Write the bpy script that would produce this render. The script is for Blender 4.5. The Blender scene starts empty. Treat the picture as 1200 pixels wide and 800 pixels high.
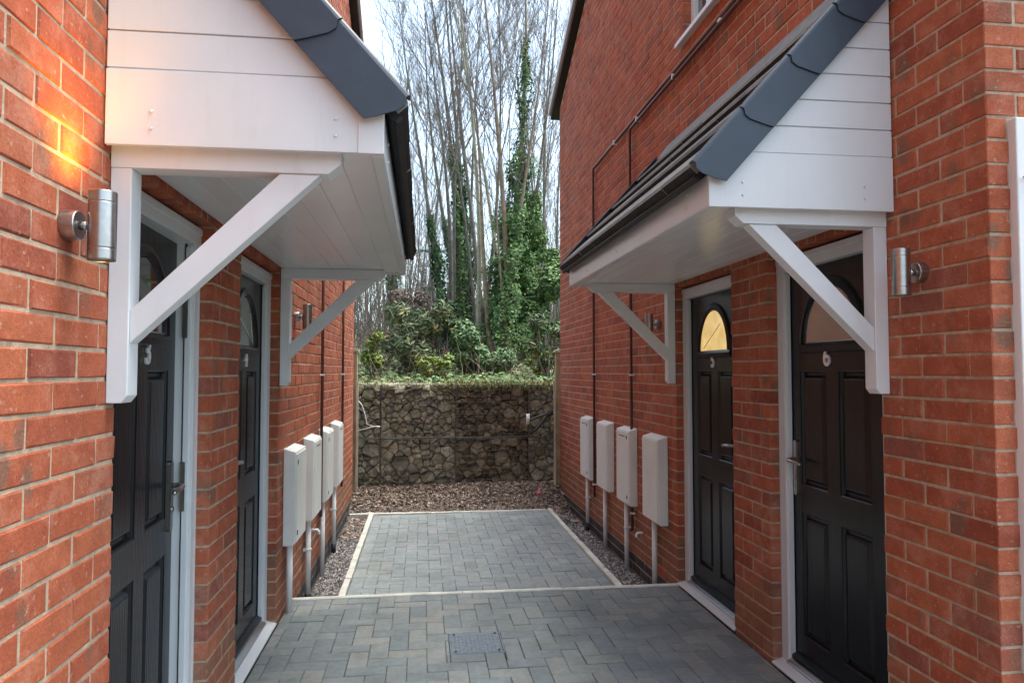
import bpy, math, random
from math import sin, cos, tan, pi, radians, sqrt, atan2
from mathutils import Vector, Matrix, noise

# ------------------------------------------------------------------ camera, sky, sun, exposure
scene = bpy.context.scene
CAM_H = 1.47
cam_d = bpy.data.cameras.new('camera')
cam = bpy.data.objects.new('camera', cam_d)
scene.collection.objects.link(cam)
scene.camera = cam
cam_d.sensor_fit = 'HORIZONTAL'; cam_d.sensor_width = 36.0
cam_d.lens = 36.0 * 840 / 1200
cam_d.clip_start = 0.05; cam_d.clip_end = 3000
cam.location = (0, 0, CAM_H)
cam.rotation_euler = (radians(90 + 2.39), 0, radians(-7.1))

SUN_EL, SUN_ROT = radians(70), radians(84)
world = bpy.data.worlds.new('World'); scene.world = world
world.use_nodes = True
wn = world.node_tree; wn.nodes.clear()
wo = wn.nodes.new('ShaderNodeOutputWorld'); wb = wn.nodes.new('ShaderNodeBackground')
ws = wn.nodes.new('ShaderNodeTexSky'); ws.sky_type = 'NISHITA'; ws.sun_disc = False
ws.sun_elevation = SUN_EL; ws.sun_rotation = SUN_ROT
ws.air_density = 1.0; ws.dust_density = 4.0; ws.ozone_density = 1.0
wh = wn.nodes.new('ShaderNodeHueSaturation'); wh.inputs['Saturation'].default_value = 0.75
wn.links.new(ws.outputs[0], wh.inputs['Color'])
wt = wn.nodes.new('ShaderNodeMix'); wt.data_type = 'RGBA'; wt.blend_type = 'MULTIPLY'; wt.inputs[0].default_value = 1.0
wt.inputs[7].default_value = (0.92, 1.0, 0.985, 1)
wn.links.new(wh.outputs[0], wt.inputs[6]); wn.links.new(wt.outputs[2], wb.inputs[0]); wn.links.new(wb.outputs[0], wo.inputs[0])
wb.inputs[1].default_value = 0.15

sun_d = bpy.data.lights.new('sun', 'SUN'); sun = bpy.data.objects.new('sun', sun_d)
scene.collection.objects.link(sun)
sun_d.energy = 1.0; sun_d.angle = radians(45); sun_d.color = (1.0, 0.985, 0.94)
# direction towards the sun
sd = Vector((sin(SUN_ROT) * cos(SUN_EL), cos(SUN_ROT) * cos(SUN_EL), sin(SUN_EL)))
sun.rotation_euler = sd.to_track_quat('Z', 'Y').to_euler()
sun.location = sd * 30
scene.view_settings.view_transform = 'Standard'; scene.view_settings.look = 'None'
scene.view_settings.gamma = 1.0; scene.view_settings.use_curve_mapping = False
scene.view_settings.exposure = 1.95
scene.render.engine = 'CYCLES'
try:
    scene.cycles.max_bounces = 8; scene.cycles.diffuse_bounces = 5
except Exception: pass

rnd = random.Random(7)
COL = scene.collection

# ------------------------------------------------------------------ helpers
class MB:
    def __init__(s): s.v = []; s.f = []; s.sm = []; s.mi = []
    def poly(s, pts, sm=False, mi=0):
        n = len(s.v); s.v += [tuple(p) for p in pts]
        s.f.append(tuple(range(n, n + len(pts)))); s.sm.append(sm); s.mi.append(mi)
    def mesh(s, vs, fs, sm=False, mi=0):
        n = len(s.v); s.v += [tuple(p) for p in vs]
        for f in fs: s.f.append(tuple(n + i for i in f)); s.sm.append(sm); s.mi.append(mi)
    def box(s, a, b, mi=0):
        x0, y0, z0 = a; x1, y1, z1 = b
        if x0 > x1: x0, x1 = x1, x0
        if y0 > y1: y0, y1 = y1, y0
        if z0 > z1: z0, z1 = z1, z0
        s.mesh([(x0,y0,z0),(x1,y0,z0),(x1,y1,z0),(x0,y1,z0),(x0,y0,z1),(x1,y0,z1),(x1,y1,z1),(x0,y1,z1)],
               [(3,2,1,0),(4,5,6,7),(0,1,5,4),(1,2,6,5),(2,3,7,6),(3,0,4,7)], False, mi)
    def prism_y(s, pts, y0, y1, mi=0):
        """polygon pts (x,z) extruded along y"""
        n = len(pts)
        vs = [(p[0], y0, p[1]) for p in pts] + [(p[0], y1, p[1]) for p in pts]
        fs = [tuple(range(n)), tuple(range(2*n-1, n-1, -1))]
        for i in range(n):
            j = (i+1) % n; fs.append((i, i+n, j+n, j))
        s.mesh(vs, fs, False, mi)
    def prism_x(s, pts, x0, x1, mi=0):
        n = len(pts)
        vs = [(x0, p[0], p[1]) for p in pts] + [(x1, p[0], p[1]) for p in pts]
        fs = [tuple(range(n)), tuple(range(2*n-1, n-1, -1))]
        for i in range(n):
            j = (i+1) % n; fs.append((i, i+n, j+n, j))
        s.mesh(vs, fs, False, mi)
    def tube(s, pts, rads, n=8, cap=True, sm=True, mi=0):
        pts = [Vector(p) for p in pts]
        if not hasattr(rads, '__len__'): rads = [rads]*len(pts)
        base = len(s.v); prev = None
        for i, p in enumerate(pts):
            if i == 0: d = pts[1]-pts[0]
            elif i == len(pts)-1: d = pts[-1]-pts[-2]
            else: d = pts[i+1]-pts[i-1]
            d.normalize()
            if prev is None:
                a = Vector((0,0,1)) if abs(d.z) < 0.9 else Vector((1,0,0))
                u = d.cross(a).normalized()
            else:
                u = (prev - d*prev.dot(d)).normalized()
            prev = u; w = d.cross(u)
            for k in range(n):
                t = 2*pi*k/n
                q = p + (u*cos(t) + w*sin(t))*rads[i]
                s.v.append((q.x, q.y, q.z))
        for i in range(len(pts)-1):
            for k in range(n):
                a = base+i*n+k; b = base+i*n+(k+1) % n
                s.f.append((a, b, b+n, a+n)); s.sm.append(sm); s.mi.append(mi)
        if cap:
            s.f.append(tuple(base+k for k in range(n-1,-1,-1))); s.sm.append(False); s.mi.append(mi)
            s.f.append(tuple(base+(len(pts)-1)*n+k for k in range(n))); s.sm.append(False); s.mi.append(mi)
    def build(s, name, mats, parent=None, bevel=0, seg=2):
        me = bpy.data.meshes.new(name)
        me.from_pydata(s.v, [], s.f)
        if not isinstance(mats, (list, tuple)): mats = [mats]
        for m in mats: me.materials.append(m)
        me.polygons.foreach_set('use_smooth', s.sm)
        me.polygons.foreach_set('material_index', s.mi)
        me.update()
        o = bpy.data.objects.new(name, me); COL.objects.link(o)
        if parent is not None:
            o.parent = parent
            o.matrix_parent_inverse = Matrix.Identity(4)
            o.location = -world_loc(parent)
        if bevel:
            md = o.modifiers.new('bevel', 'BEVEL'); md.width = bevel; md.segments = seg
            md.limit_method = 'ANGLE'; md.angle_limit = radians(35)
        return o

def world_loc(o):
    l = Vector((0,0,0))
    while o is not None: l += o.location; o = o.parent
    return l

def empty(name, loc, label, cat, group=None):
    o = bpy.data.objects.new(name, None); COL.objects.link(o); o.location = loc
    o.empty_display_size = 0.1
    o['label'] = label; o['category'] = cat
    if group: o['group'] = group
    return o
def tag(o, label, cat, group=None):
    o['label'] = label; o['category'] = cat
    if group: o['group'] = group
    return o
def struct(o): o['kind'] = 'structure'; return o
def stuff(o, label, cat): o['kind'] = 'stuff'; o['label'] = label; o['category'] = cat; return o

# ------------------------------------------------------------------ materials
def newmat(name):
    m = bpy.data.materials.new(name); m.use_nodes = True
    nt = m.node_tree
    return m, nt, nt.nodes, nt.links, nt.nodes['Principled BSDF']
def N(nodes, t, **kw):
    n = nodes.new(t)
    for k, v in kw.items(): setattr(n, k, v)
    return n
def ramp(nodes, stops, interp='LINEAR'):
    r = nodes.new('ShaderNodeValToRGB'); r.color_ramp.interpolation = interp
    e = r.color_ramp.elements
    while len(e) < len(stops): e.new(0.5)
    for i, (p, c) in enumerate(stops):
        e[i].position = p; e[i].color = (c[0], c[1], c[2], 1)
    return r
def noise_n(nodes, links, scale, detail=4, rough=0.55, vec=None, coord='Object', mscale=None):
    tc = nodes.new('ShaderNodeTexCoord')
    src = tc.outputs[coord]
    if mscale:
        mp = nodes.new('ShaderNodeMapping'); mp.inputs['Scale'].default_value = mscale
        links.new(src, mp.inputs[0]); src = mp.outputs[0]
    n = nodes.new('ShaderNodeTexNoise'); n.inputs['Scale'].default_value = scale
    n.inputs['Detail'].default_value = detail; n.inputs['Roughness'].default_value = rough
    links.new(src, n.inputs['Vector'])
    return n
def mix(nodes, links, fac, a, b, mode='MIX'):
    m = nodes.new('ShaderNodeMix'); m.data_type = 'RGBA'; m.blend_type = mode
    for sock, val in ((m.inputs[0], fac), (m.inputs[6], a), (m.inputs[7], b)):
        if hasattr(val, 'links') or hasattr(val, 'is_linked'): links.new(val, sock)
        else: sock.default_value = val if not isinstance(val, tuple) else (*val, 1)
    return m.outputs[2]
def bump(nodes, links, bsdf, h, strength=0.3, dist=0.01):
    b = nodes.new('ShaderNodeBump'); b.inputs['Strength'].default_value = strength
    b.inputs['Distance'].default_value = dist
    links.new(h, b.inputs['Height']); links.new(b.outputs[0], bsdf.inputs['Normal'])

def mat_simple(name, col, rough=0.5, metal=0.0, nscale=20, var=0.12, bstr=0.0, spec=0.5, bscale=None, dirt=None):
    m, nt, nd, lk, p = newmat(name)
    n = noise_n(nd, lk, nscale)
    r = ramp(nd, [(0.3, tuple(c*(1-var) for c in col)), (0.7, tuple(min(1, c*(1+var)) for c in col))])
    lk.new(n.outputs[0], r.inputs[0])
    out = r.outputs[0]
    if dirt:
        n2 = noise_n(nd, lk, dirt[0], 6, 0.7)
        r2 = ramp(nd, [(dirt[1], (0,0,0)), (dirt[1]+0.08, (1,1,1))])
        lk.new(n2.outputs[0], r2.inputs[0])
        out = mix(nd, lk, r2.outputs[0], out, dirt[2])
    if name in ('white_upvc', 'white_painted_timber', 'meter_box_plastic', 'white_pipe', 'soffit_board'):
        ns = noise_n(nd, lk, 5, 6, 0.75, mscale=(4, 4, 0.55))
        rs_ = ramp(nd, [(0.55, (0,0,0)), (0.85, (0.22,)*3)]); lk.new(ns.outputs[0], rs_.inputs[0])
        out = mix(nd, lk, rs_.outputs[0], out, (0.40, 0.40, 0.36))
    lk.new(out, p.inputs['Base Color'])
    p.inputs['Roughness'].default_value = rough; p.inputs['Metallic'].default_value = metal
    p.inputs['Specular IOR Level'].default_value = spec
    if bstr:
        nb = noise_n(nd, lk, bscale or nscale*4, 6, 0.6)
        bump(nd, lk, p, nb.outputs[0], bstr, 0.004)
    return m

def mat_island(name, stops, rough=0.8, nscale=18, nvar=0.35, bstr=0.4, bscale=60, bdist=0.004, extra=None, spec=0.35, trans=False):
    """colour picked per separate piece, then broken up by noise"""
    m, nt, nd, lk, p = newmat(name)
    g = nd.new('ShaderNodeNewGeometry')
    r = ramp(nd, stops); lk.new(g.outputs['Random Per Island'], r.inputs[0])
    n = noise_n(nd, lk, nscale, 5, 0.65)
    rn = ramp(nd, [(0.25, (1-nvar,)*3), (0.75, (1+nvar*0.6,)*3)])
    lk.new(n.outputs[0], rn.inputs[0])
    out = mix(nd, lk, 1.0, r.outputs[0], rn.outputs[0], 'MULTIPLY')
    if extra: out = extra(nd, lk, out, g)
    lk.new(out, p.inputs['Base Color'])
    p.inputs['Roughness'].default_value = rough
    p.inputs['Specular IOR Level'].default_value = spec
    if bstr:
        nb = noise_n(nd, lk, bscale, 8, 0.7)
        bump(nd, lk, p, nb.outputs[0], bstr, bdist)
    return m

def brick_extra(nd, lk, out, g):
    # sooty kiss marks from the kiln: soft round patches
    tc = nd.new('ShaderNodeTexCoord')
    v = nd.new('ShaderNodeTexVoronoi'); v.inputs['Scale'].default_value = 8.0
    mp = nd.new('ShaderNodeMapping'); mp.inputs['Scale'].default_value = (1, 1, 0.7)
    lk.new(tc.outputs['Object'], mp.inputs[0]); lk.new(mp.outputs[0], v.inputs['Vector'])
    r = ramp(nd, [(0.26, (1,1,1)), (0.36, (0,0,0))]); lk.new(v.outputs['Distance'], r.inputs[0])
    n = noise_n(nd, lk, 2.3, 2); r2 = ramp(nd, [(0.44, (0,0,0)), (0.54, (0.85,)*3)]); lk.new(n.outputs[0], r2.inputs[0])
    f = mix(nd, lk, 1.0, r.outputs[0], r2.outputs[0], 'MULTIPLY')
    out = mix(nd, lk, f, out, (0.20, 0.105, 0.07))
    # lime bloom and pale specks
    n3 = noise_n(nd, lk, 55, 3, 0.6); r3 = ramp(nd, [(0.64, (0,0,0)), (0.70, (0.8,)*3)]); lk.new(n3.outputs[0], r3.inputs[0])
    out = mix(nd, lk, r3.outputs[0], out, (0.46, 0.27, 0.19))
    n4 = noise_n(nd, lk, 7, 6, 0.75); r4 = ramp(nd, [(0.50, (0,0,0)), (0.70, (0.5,)*3)]); lk.new(n4.outputs[0], r4.inputs[0])
    out = mix(nd, lk, r4.outputs[0], out, (0.42, 0.22, 0.16))
    sp = nd.new('ShaderNodeSeparateXYZ'); lk.new(tc.outputs['Object'], sp.inputs[0])
    nz = noise_n(nd, lk, 5, 5, 0.7)
    ad = nd.new('ShaderNodeMath'); ad.operation = 'MULTIPLY_ADD'; ad.inputs[1].default_value = -0.55; lk.new(nz.outputs[0], ad.inputs[0]); lk.new(sp.outputs['Z'], ad.inputs[2])
    rz = ramp(nd, [(0.0, (0.5,)*3), (0.12, (0,0,0))]); lk.new(ad.outputs[0], rz.inputs[0])
    out = mix(nd, lk, rz.outputs[0], out, (0.20,0.13,0.085))
    n6 = noise_n(nd, lk, 0.9, 5, 0.75); r6 = ramp(nd, [(0.56, (0,0,0)), (0.72, (0.45,)*3)]); lk.new(n6.outputs[0], r6.inputs[0])
    n7 = noise_n(nd, lk, 24, 4, 0.7); r7 = ramp(nd, [(0.42, (0,0,0)), (0.62, (1,1,1))]); lk.new(n7.outputs[0], r7.inputs[0])
    out = mix(nd, lk, mix(nd, lk, 1.0, r6.outputs[0], r7.outputs[0], 'MULTIPLY'), out, (0.50,0.33,0.25))
    n5 = noise_n(nd, lk, 160, 4, 0.7); r5 = ramp(nd, [(0.35, (0.78,)*3), (0.6, (1.08,)*3)]); lk.new(n5.outputs[0], r5.inputs[0])
    return mix(nd, lk, 1.0, out, r5.outputs[0], 'MULTIPLY')

M = {}
M['brick'] = mat_island('red_brick', [(0.0,(0.27,0.068,0.042)),(0.12,(0.36,0.090,0.046)),(0.45,(0.41,0.106,0.052)),
                                      (0.75,(0.45,0.130,0.062)),(0.92,(0.37,0.106,0.058)),(1.0,(0.29,0.092,0.062))],
                        rough=0.88, nscale=14, nvar=0.28, bstr=0.55, bscale=110, bdist=0.004, extra=brick_extra, spec=0.25)
M['mortar'] = mat_simple('mortar', (0.45,0.35,0.255), 0.95, nscale=30, var=0.22, bstr=0.8, bscale=160, spec=0.2, dirt=(6, 0.6, (0.27,0.21,0.16)))
M['bluebrick'] = mat_island('blue_brick', [(0,(0.035,0.036,0.042)),(1,(0.075,0.072,0.078))], 0.7, bstr=0.4, bscale=90)
def pave_extra(nd, lk, out, g):
    n = noise_n(nd, lk, 1.1, 4, 0.6); r = ramp(nd, [(0.60,(0,0,0)),(0.74,(0.45,)*3)]); lk.new(n.outputs[0], r.inputs[0])
    out = mix(nd, lk, r.outputs[0], out, (0.36,0.32,0.225))
    n2 = noise_n(nd, lk, 90, 3, 0.7); r2 = ramp(nd, [(0.66,(0,0,0)),(0.74,(0.5,)*3)]); lk.new(n2.outputs[0], r2.inputs[0])
    out = mix(nd, lk, r2.outputs[0], out, (0.40,0.41,0.39))
    n3 = noise_n(nd, lk, 3.3, 6, 0.7); r3 = ramp(nd, [(0.3,(0.72,)*3),(0.7,(1.12,)*3)]); lk.new(n3.outputs[0], r3.inputs[0])
    return mix(nd, lk, 1.0, out, r3.outputs[0], 'MULTIPLY')
M['block'] = mat_island('paving_block', [(0,(0.185,0.21,0.212)),(0.3,(0.21,0.232,0.23)),(0.6,(0.228,0.247,0.24)),(0.85,(0.25,0.262,0.247)),(1,(0.265,0.265,0.24))],
                        0.72, nscale=30, nvar=0.22, bstr=0.5, bscale=170, bdist=0.003, extra=pave_extra)
M['block_back'] = mat_island('paving_block_back', [(0,(0.25,0.285,0.29)),(0.5,(0.28,0.31,0.308)),(1,(0.31,0.33,0.318))],
                        0.72, nscale=30, nvar=0.2, bstr=0.5, bscale=170, bdist=0.003, extra=pave_extra)
M['sand'] = mat_simple('joint_sand', (0.045,0.042,0.036), 0.95, nscale=14, var=0.4, bstr=0.6)
M['kerb'] = mat_simple('concrete_edging', (0.58,0.565,0.50), 0.85, nscale=9, var=0.18, bstr=0.5, bscale=90, dirt=(11,0.62,(0.28,0.26,0.21)))
M['upvc'] = mat_simple('white_upvc', (0.64,0.67,0.69), 0.32, nscale=3, var=0.03, spec=0.5, dirt=(14,0.73,(0.62,0.60,0.56)))
M['soffit'] = mat_simple('soffit_board', (0.74,0.75,0.76), 0.25, nscale=3, var=0.04, dirt=(9,0.72,(0.55,0.52,0.49)))
M['paintwood'] = mat_simple('white_painted_timber', (0.70,0.725,0.745), 0.5, nscale=5, var=0.05, bstr=0.12, bscale=30, dirt=(22,0.72,(0.5,0.46,0.4)))
M['verge'] = mat_simple('dark_verge_plastic', (0.026,0.041,0.062), 0.42, nscale=8, var=0.12, bstr=0.1, bscale=40, dirt=(26,0.74,(0.16,0.17,0.18)))
M['tile'] = mat_island('slate_tile', [(0,(0.13,0.14,0.135)),(0.5,(0.19,0.20,0.19)),(1,(0.25,0.255,0.235))], 0.6, bstr=0.5, bscale=60)
M['tile_edge'] = mat_simple('tile_shaded_edge', (0.022,0.021,0.020), 0.8, nscale=20, var=0.4, bstr=0.4)  # dark tile edge with the shade under each course put into its colour
M['felt'] = mat_simple('black_eaves', (0.012,0.012,0.013), 0.55, nscale=10, var=0.3, bstr=0.3)
def mat_door():
    m, nt, nd, lk, p = newmat('black_grained_door')
    n = noise_n(nd, lk, 9, 6, 0.7, mscale=(3,3,0.35))
    w = nd.new('ShaderNodeTexWave'); w.wave_type='BANDS'; w.bands_direction='Y'
    w.inputs['Scale'].default_value = 22; w.inputs['Distortion'].default_value = 6; w.inputs['Detail'].default_value = 3
    w.inputs['Detail Scale'].default_value = 0.6
    tc = nd.new('ShaderNodeTexCoord'); mp = nd.new('ShaderNodeMapping'); mp.inputs['Scale'].default_value=(1,1,0.18)
    lk.new(tc.outputs['Object'], mp.inputs[0]); lk.new(mp.outputs[0], w.inputs['Vector'])
    h = mix(nd, lk, 0.5, n.outputs[0], w.outputs['Color'])
    r = ramp(nd, [(0.2,(0.0045,0.006,0.0085)),(0.8,(0.009,0.0115,0.016))]); lk.new(n.outputs[0], r.inputs[0])
    lk.new(r.outputs[0], p.inputs['Base Color'])
    p.inputs['Roughness'].default_value = 0.24; p.inputs['Specular IOR Level'].default_value = 0.28
    bump(nd, lk, p, h, 0.35, 0.002)
    return m
M['door'] = mat_door()
M['steel'] = mat_simple('brushed_steel', (0.42,0.41,0.40), 0.3, 1.0, nscale=60, var=0.1, bstr=0.05)
M['chrome'] = mat_simple('chrome', (0.75,0.76,0.78), 0.28, 0.45, nscale=40, var=0.04)
M['meter'] = mat_simple('meter_box_plastic', (0.74,0.76,0.725), 0.42, nscale=6, var=0.05, bstr=0.06, bscale=80, dirt=(16,0.72,(0.5,0.48,0.42)))
M['whitepipe'] = mat_simple('white_pipe', (0.74,0.745,0.74), 0.4, nscale=8, var=0.05, dirt=(14,0.66,(0.5,0.46,0.38)))
M['blackpipe'] = mat_simple('black_pipe', (0.015,0.015,0.016), 0.5)
M['brownpipe'] = mat_simple('brown_pipe', (0.10,0.034,0.022), 0.38, nscale=10, var=0.2)
M['slot'] = mat_simple('dark_slot', (0.02,0.02,0.02), 0.5)
M['rubber'] = mat_simple('dark_seal', (0.01,0.01,0.011), 0.5)
M['timber'] = mat_simple('weathered_timber', (0.36,0.25,0.155), 0.85, nscale=8, var=0.3, bstr=0.5, bscale=40)
M['timber_pale'] = mat_simple('pale_timber', (0.50,0.43,0.32), 0.85, nscale=8, var=0.2, bstr=0.4, bscale=40)
M['wire'] = mat_simple('galvanised_wire', (0.20,0.20,0.19), 0.5, 0.7)
def mat_glass(name, col, rough=0.06, lines=False):
    m, nt, nd, lk, p = newmat(name)
    n = noise_n(nd, lk, 5, 3); r = ramp(nd, [(0.3, tuple(c*0.8 for c in col)), (0.7, col)]); lk.new(n.outputs[0], r.inputs[0])
    lk.new(r.outputs[0], p.inputs['Base Color'])
    p.inputs['Roughness'].default_value = rough
    p.inputs['Specular IOR Level'].default_value = 0.9
    p.inputs['Coat Weight'].default_value = 0.8; p.inputs['Coat Roughness'].default_value = 0.04
    nb = noise_n(nd, lk, 3, 2); bump(nd, lk, p, nb.outputs[0], 0.06, 0.01)
    return m
M['glass_dark'] = mat_glass('glass_dark', (0.05,0.055,0.055))
M['glass_grey'] = mat_glass('glass_grey', (0.30,0.29,0.25), 0.12)
M['glass_green_reflection'] = mat_glass('glass_green_reflection', (0.10,0.15,0.10), 0.12)  # greenish reflection painted into the glass colour
def mat_amber():
    m, nt, nd, lk, p = newmat('glass_amber_emissive')
    n = noise_n(nd, lk, 12, 3); r = ramp(nd, [(0.3,(0.62,0.42,0.14)),(0.7,(0.80,0.58,0.24))]); lk.new(n.outputs[0], r.inputs[0])
    lk.new(r.outputs[0], p.inputs['Base Color']); lk.new(r.outputs[0], p.inputs['Emission Color'])
    p.inputs['Emission Strength'].default_value = 0.22; p.inputs['Roughness'].default_value = 0.15  # amber glass with a faint emission of its own colour
    return m
M['glass_amber'] = mat_amber()
def stone_extra(nd, lk, out, g):
    # moss and damp, stronger towards the left end of the wall
    n = noise_n(nd, lk, 4, 5, 0.7); r = ramp(nd, [(0.48,(0,0,0)),(0.62,(0.75,)*3)]); lk.new(n.outputs[0], r.inputs[0])
    out = mix(nd, lk, r.outputs[0], out, (0.19,0.19,0.095))
    n2 = noise_n(nd, lk, 40, 5, 0.7); r2 = ramp(nd, [(0.62,(0,0,0)),(0.72,(0.6,)*3)]); lk.new(n2.outputs[0], r2.inputs[0])
    return mix(nd, lk, r2.outputs[0], out, (0.34,0.32,0.25))
M['stone'] = mat_island('gabion_stone', [(0,(0.17,0.16,0.125)),(0.3,(0.28,0.26,0.20)),(0.6,(0.36,0.335,0.25)),(0.85,(0.43,0.40,0.30)),(1,(0.45,0.38,0.25))],
                        0.9, nscale=9, nvar=0.4, bstr=0.9, bscale=35, bdist=0.02, extra=stone_extra, spec=0.2)
M['stone_brown'] = mat_island('gabion_stone_soily', [(0,(0.10,0.075,0.05)),(0.35,(0.17,0.135,0.09)),(0.75,(0.27,0.225,0.15)),(1,(0.36,0.31,0.21))],
                        0.9, nscale=9, nvar=0.45, bstr=0.9, bscale=35, bdist=0.02, spec=0.2)
M['earth'] = mat_simple('dark_earth', (0.035,0.026,0.018), 0.95, nscale=12, var=0.5, bstr=1.0, bscale=30)
M['gravel'] = mat_island('gravel_chip', [(0,(0.07,0.062,0.062)),(0.3,(0.15,0.13,0.125)),(0.6,(0.26,0.23,0.215)),(0.85,(0.38,0.35,0.33)),(1,(0.55,0.53,0.50))], 0.85, bstr=0.3, nvar=0.3)
M['gravel_bed'] = mat_simple('gravel_bed', (0.09,0.078,0.068), 0.95, nscale=60, var=0.6, bstr=1.0, bscale=120)
M['deadleaf'] = mat_island('dead_leaf', [(0,(0.10,0.062,0.045)),(0.3,(0.20,0.135,0.10)),(0.6,(0.30,0.22,0.165)),(0.85,(0.42,0.33,0.27)),(1,(0.55,0.47,0.40))], 0.85, bstr=0, nvar=0.3)
M['bark'] = mat_simple('grey_bark', (0.15,0.135,0.11), 0.9, nscale=10, var=0.35, bstr=0.8, bscale=40)
M['bark_pale'] = mat_simple('pale_green_bark', (0.33,0.31,0.215), 0.85, nscale=8, var=0.3, bstr=0.5, bscale=40)
M['bark_brown'] = mat_simple('brown_bark', (0.22,0.165,0.11), 0.9, nscale=9, var=0.35, bstr=0.9, bscale=30)
M['twig'] = mat_simple('twig', (0.17,0.145,0.12), 0.9, nscale=6, var=0.3)
def mat_leaf(name, stops, rough=0.6):
    m = mat_island(name, stops, max(rough, 0.55), nscale=3, nvar=0.25, bstr=0, spec=0.3)
    return m
M['ivy'] = mat_leaf('ivy_leaf', [(0,(0.035,0.071,0.025)),(0.4,(0.068,0.144,0.044)),(0.75,(0.116,0.220,0.062)),(1,(0.213,0.320,0.088))])
M['ivy_dark'] = mat_leaf('ivy_leaf_dark', [(0,(0.021,0.047,0.020)),(0.5,(0.044,0.097,0.036)),(1,(0.094,0.172,0.055))])
M['ivy_bright'] = mat_leaf('ivy_leaf_bright', [(0,(0.045,0.093,0.023)),(0.5,(0.097,0.186,0.042)),(1,(0.209,0.298,0.062))])
M['laurel'] = mat_leaf('laurel_leaf', [(0,(0.034,0.065,0.030)),(0.4,(0.074,0.121,0.054)),(0.7,(0.149,0.203,0.101)),(0.9,(0.270,0.284,0.121)),(1,(0.405,0.297,0.121))], 0.4)
M['shrubgreen'] = mat_leaf('shrub_leaf', [(0,(0.045,0.100,0.041)),(0.4,(0.090,0.179,0.070)),(0.8,(0.164,0.272,0.117)),(1,(0.284,0.372,0.152))], 0.4)
M['limeleaf'] = mat_leaf('lime_leaf', [(0,(0.077,0.132,0.022)),(0.5,(0.165,0.242,0.044)),(1,(0.330,0.330,0.088))], 0.5)
M['grass'] = mat_leaf('grass_blade', [(0,(0.075,0.106,0.025)),(0.4,(0.150,0.188,0.050)),(0.8,(0.288,0.288,0.112)),(1,(0.413,0.338,0.188))], 0.6)
M['bramble'] = mat_leaf('dead_bramble', [(0,(0.125,0.081,0.056)),(0.5,(0.250,0.181,0.138)),(1,(0.425,0.338,0.275))], 0.8)
M['soil'] = mat_simple('woodland_soil', (0.10,0.072,0.045), 0.95, nscale=3, var=0.5, bstr=1.0, bscale=20, dirt=(2,0.5,(0.09,0.105,0.035)))
M['iron'] = mat_simple('cover_metal', (0.17,0.20,0.225), 0.6, 0.2, nscale=40, var=0.25, bstr=0.9, bscale=70, dirt=(50,0.62,(0.3,0.31,0.31)))
M['pink'] = mat_simple('pink_wrapper', (0.6,0.12,0.13), 0.5)
M['white_plastic'] = mat_simple('white_plastic', (0.7,0.72,0.74), 0.4)
M['airbrick'] = mat_simple('air_brick_clay', (0.42,0.11,0.055), 0.8, nscale=30, bstr=0.3)
def mat_lamp():
    m, nt, nd, lk, p = newmat('lit_lamp_lens')
    p.inputs['Base Color'].default_value = (1,0.7,0.3,1)
    p.inputs['Emission Color'].default_value = (1,0.55,0.15,1); p.inputs['Emission Strength'].default_value = 12
    return m
M['lens_lit'] = mat_lamp()
M['lens'] = mat_simple('lamp_lens', (0.35,0.35,0.33), 0.15)

# ------------------------------------------------------------------ brick walls
CH = 0.075                    # course height
ZP = -0.045                   # top of the blue brick plinth
XL, XR = -0.84, 1.76          # faces of the two houses
LY0, LY1 = -1.4, 8.95
RY0, RY1 = 2.0275, 9.10
HEAD = ZP + 28*CH             # 2.055
L_OPEN = [(2.10, 3.01), (3.45, 4.36)]
R_OPEN = [(2.58, 3.49), (3.93, 4.84)]

def brick(mb, mp, a0, a1, z0, z1, depth, r, mi=0):
    """one brick, a along the wall, front face at d=0, chamfered and slightly uneven"""
    j = lambda s=0.0012: r.uniform(-s, s)
    ch = 0.0035
    da = r.uniform(-0.0015, 0.0015)
    A0, A1, Z0, Z1 = a0+j(), a1+j(), z0+j(), z1+j()
    tl = r.uniform(-0.002, 0.002)
    back = [(A0, Z0), (A1, Z0), (A1, Z1), (A0, Z1)]
    j = lambda s=0.0024: r.uniform(-s, s)
    fr = [(A0+ch+j(), Z0+ch+j()), (A1-ch+j(), Z0+ch+j()), (A1-ch+j(), Z1-ch+j()), (A0+ch+j(), Z1-ch+j())]
    vs = [mp(p[0], depth, p[1]) for p in back] + [mp(p[0], ch, p[1]) for p in back] + \
         [mp(p[0], da + (tl if i in (1, 2) else -tl), p[1]) for i, p in enumerate(fr)]
    fs = [(0,1,5,4),(1,2,6,5),(2,3,7,6),(3,0,4,7),(4,5,9,8),(5,6,10,9),(6,7,11,10),(7,4,8,11),(8,9,10,11)]
    mb.mesh(vs, fs, False, mi)

def clip(intervals, a, b):
    return [(max(a, s), min(b, e)) for s, e in intervals if min(b, e) - max(a, s) > 0.028]

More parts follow.
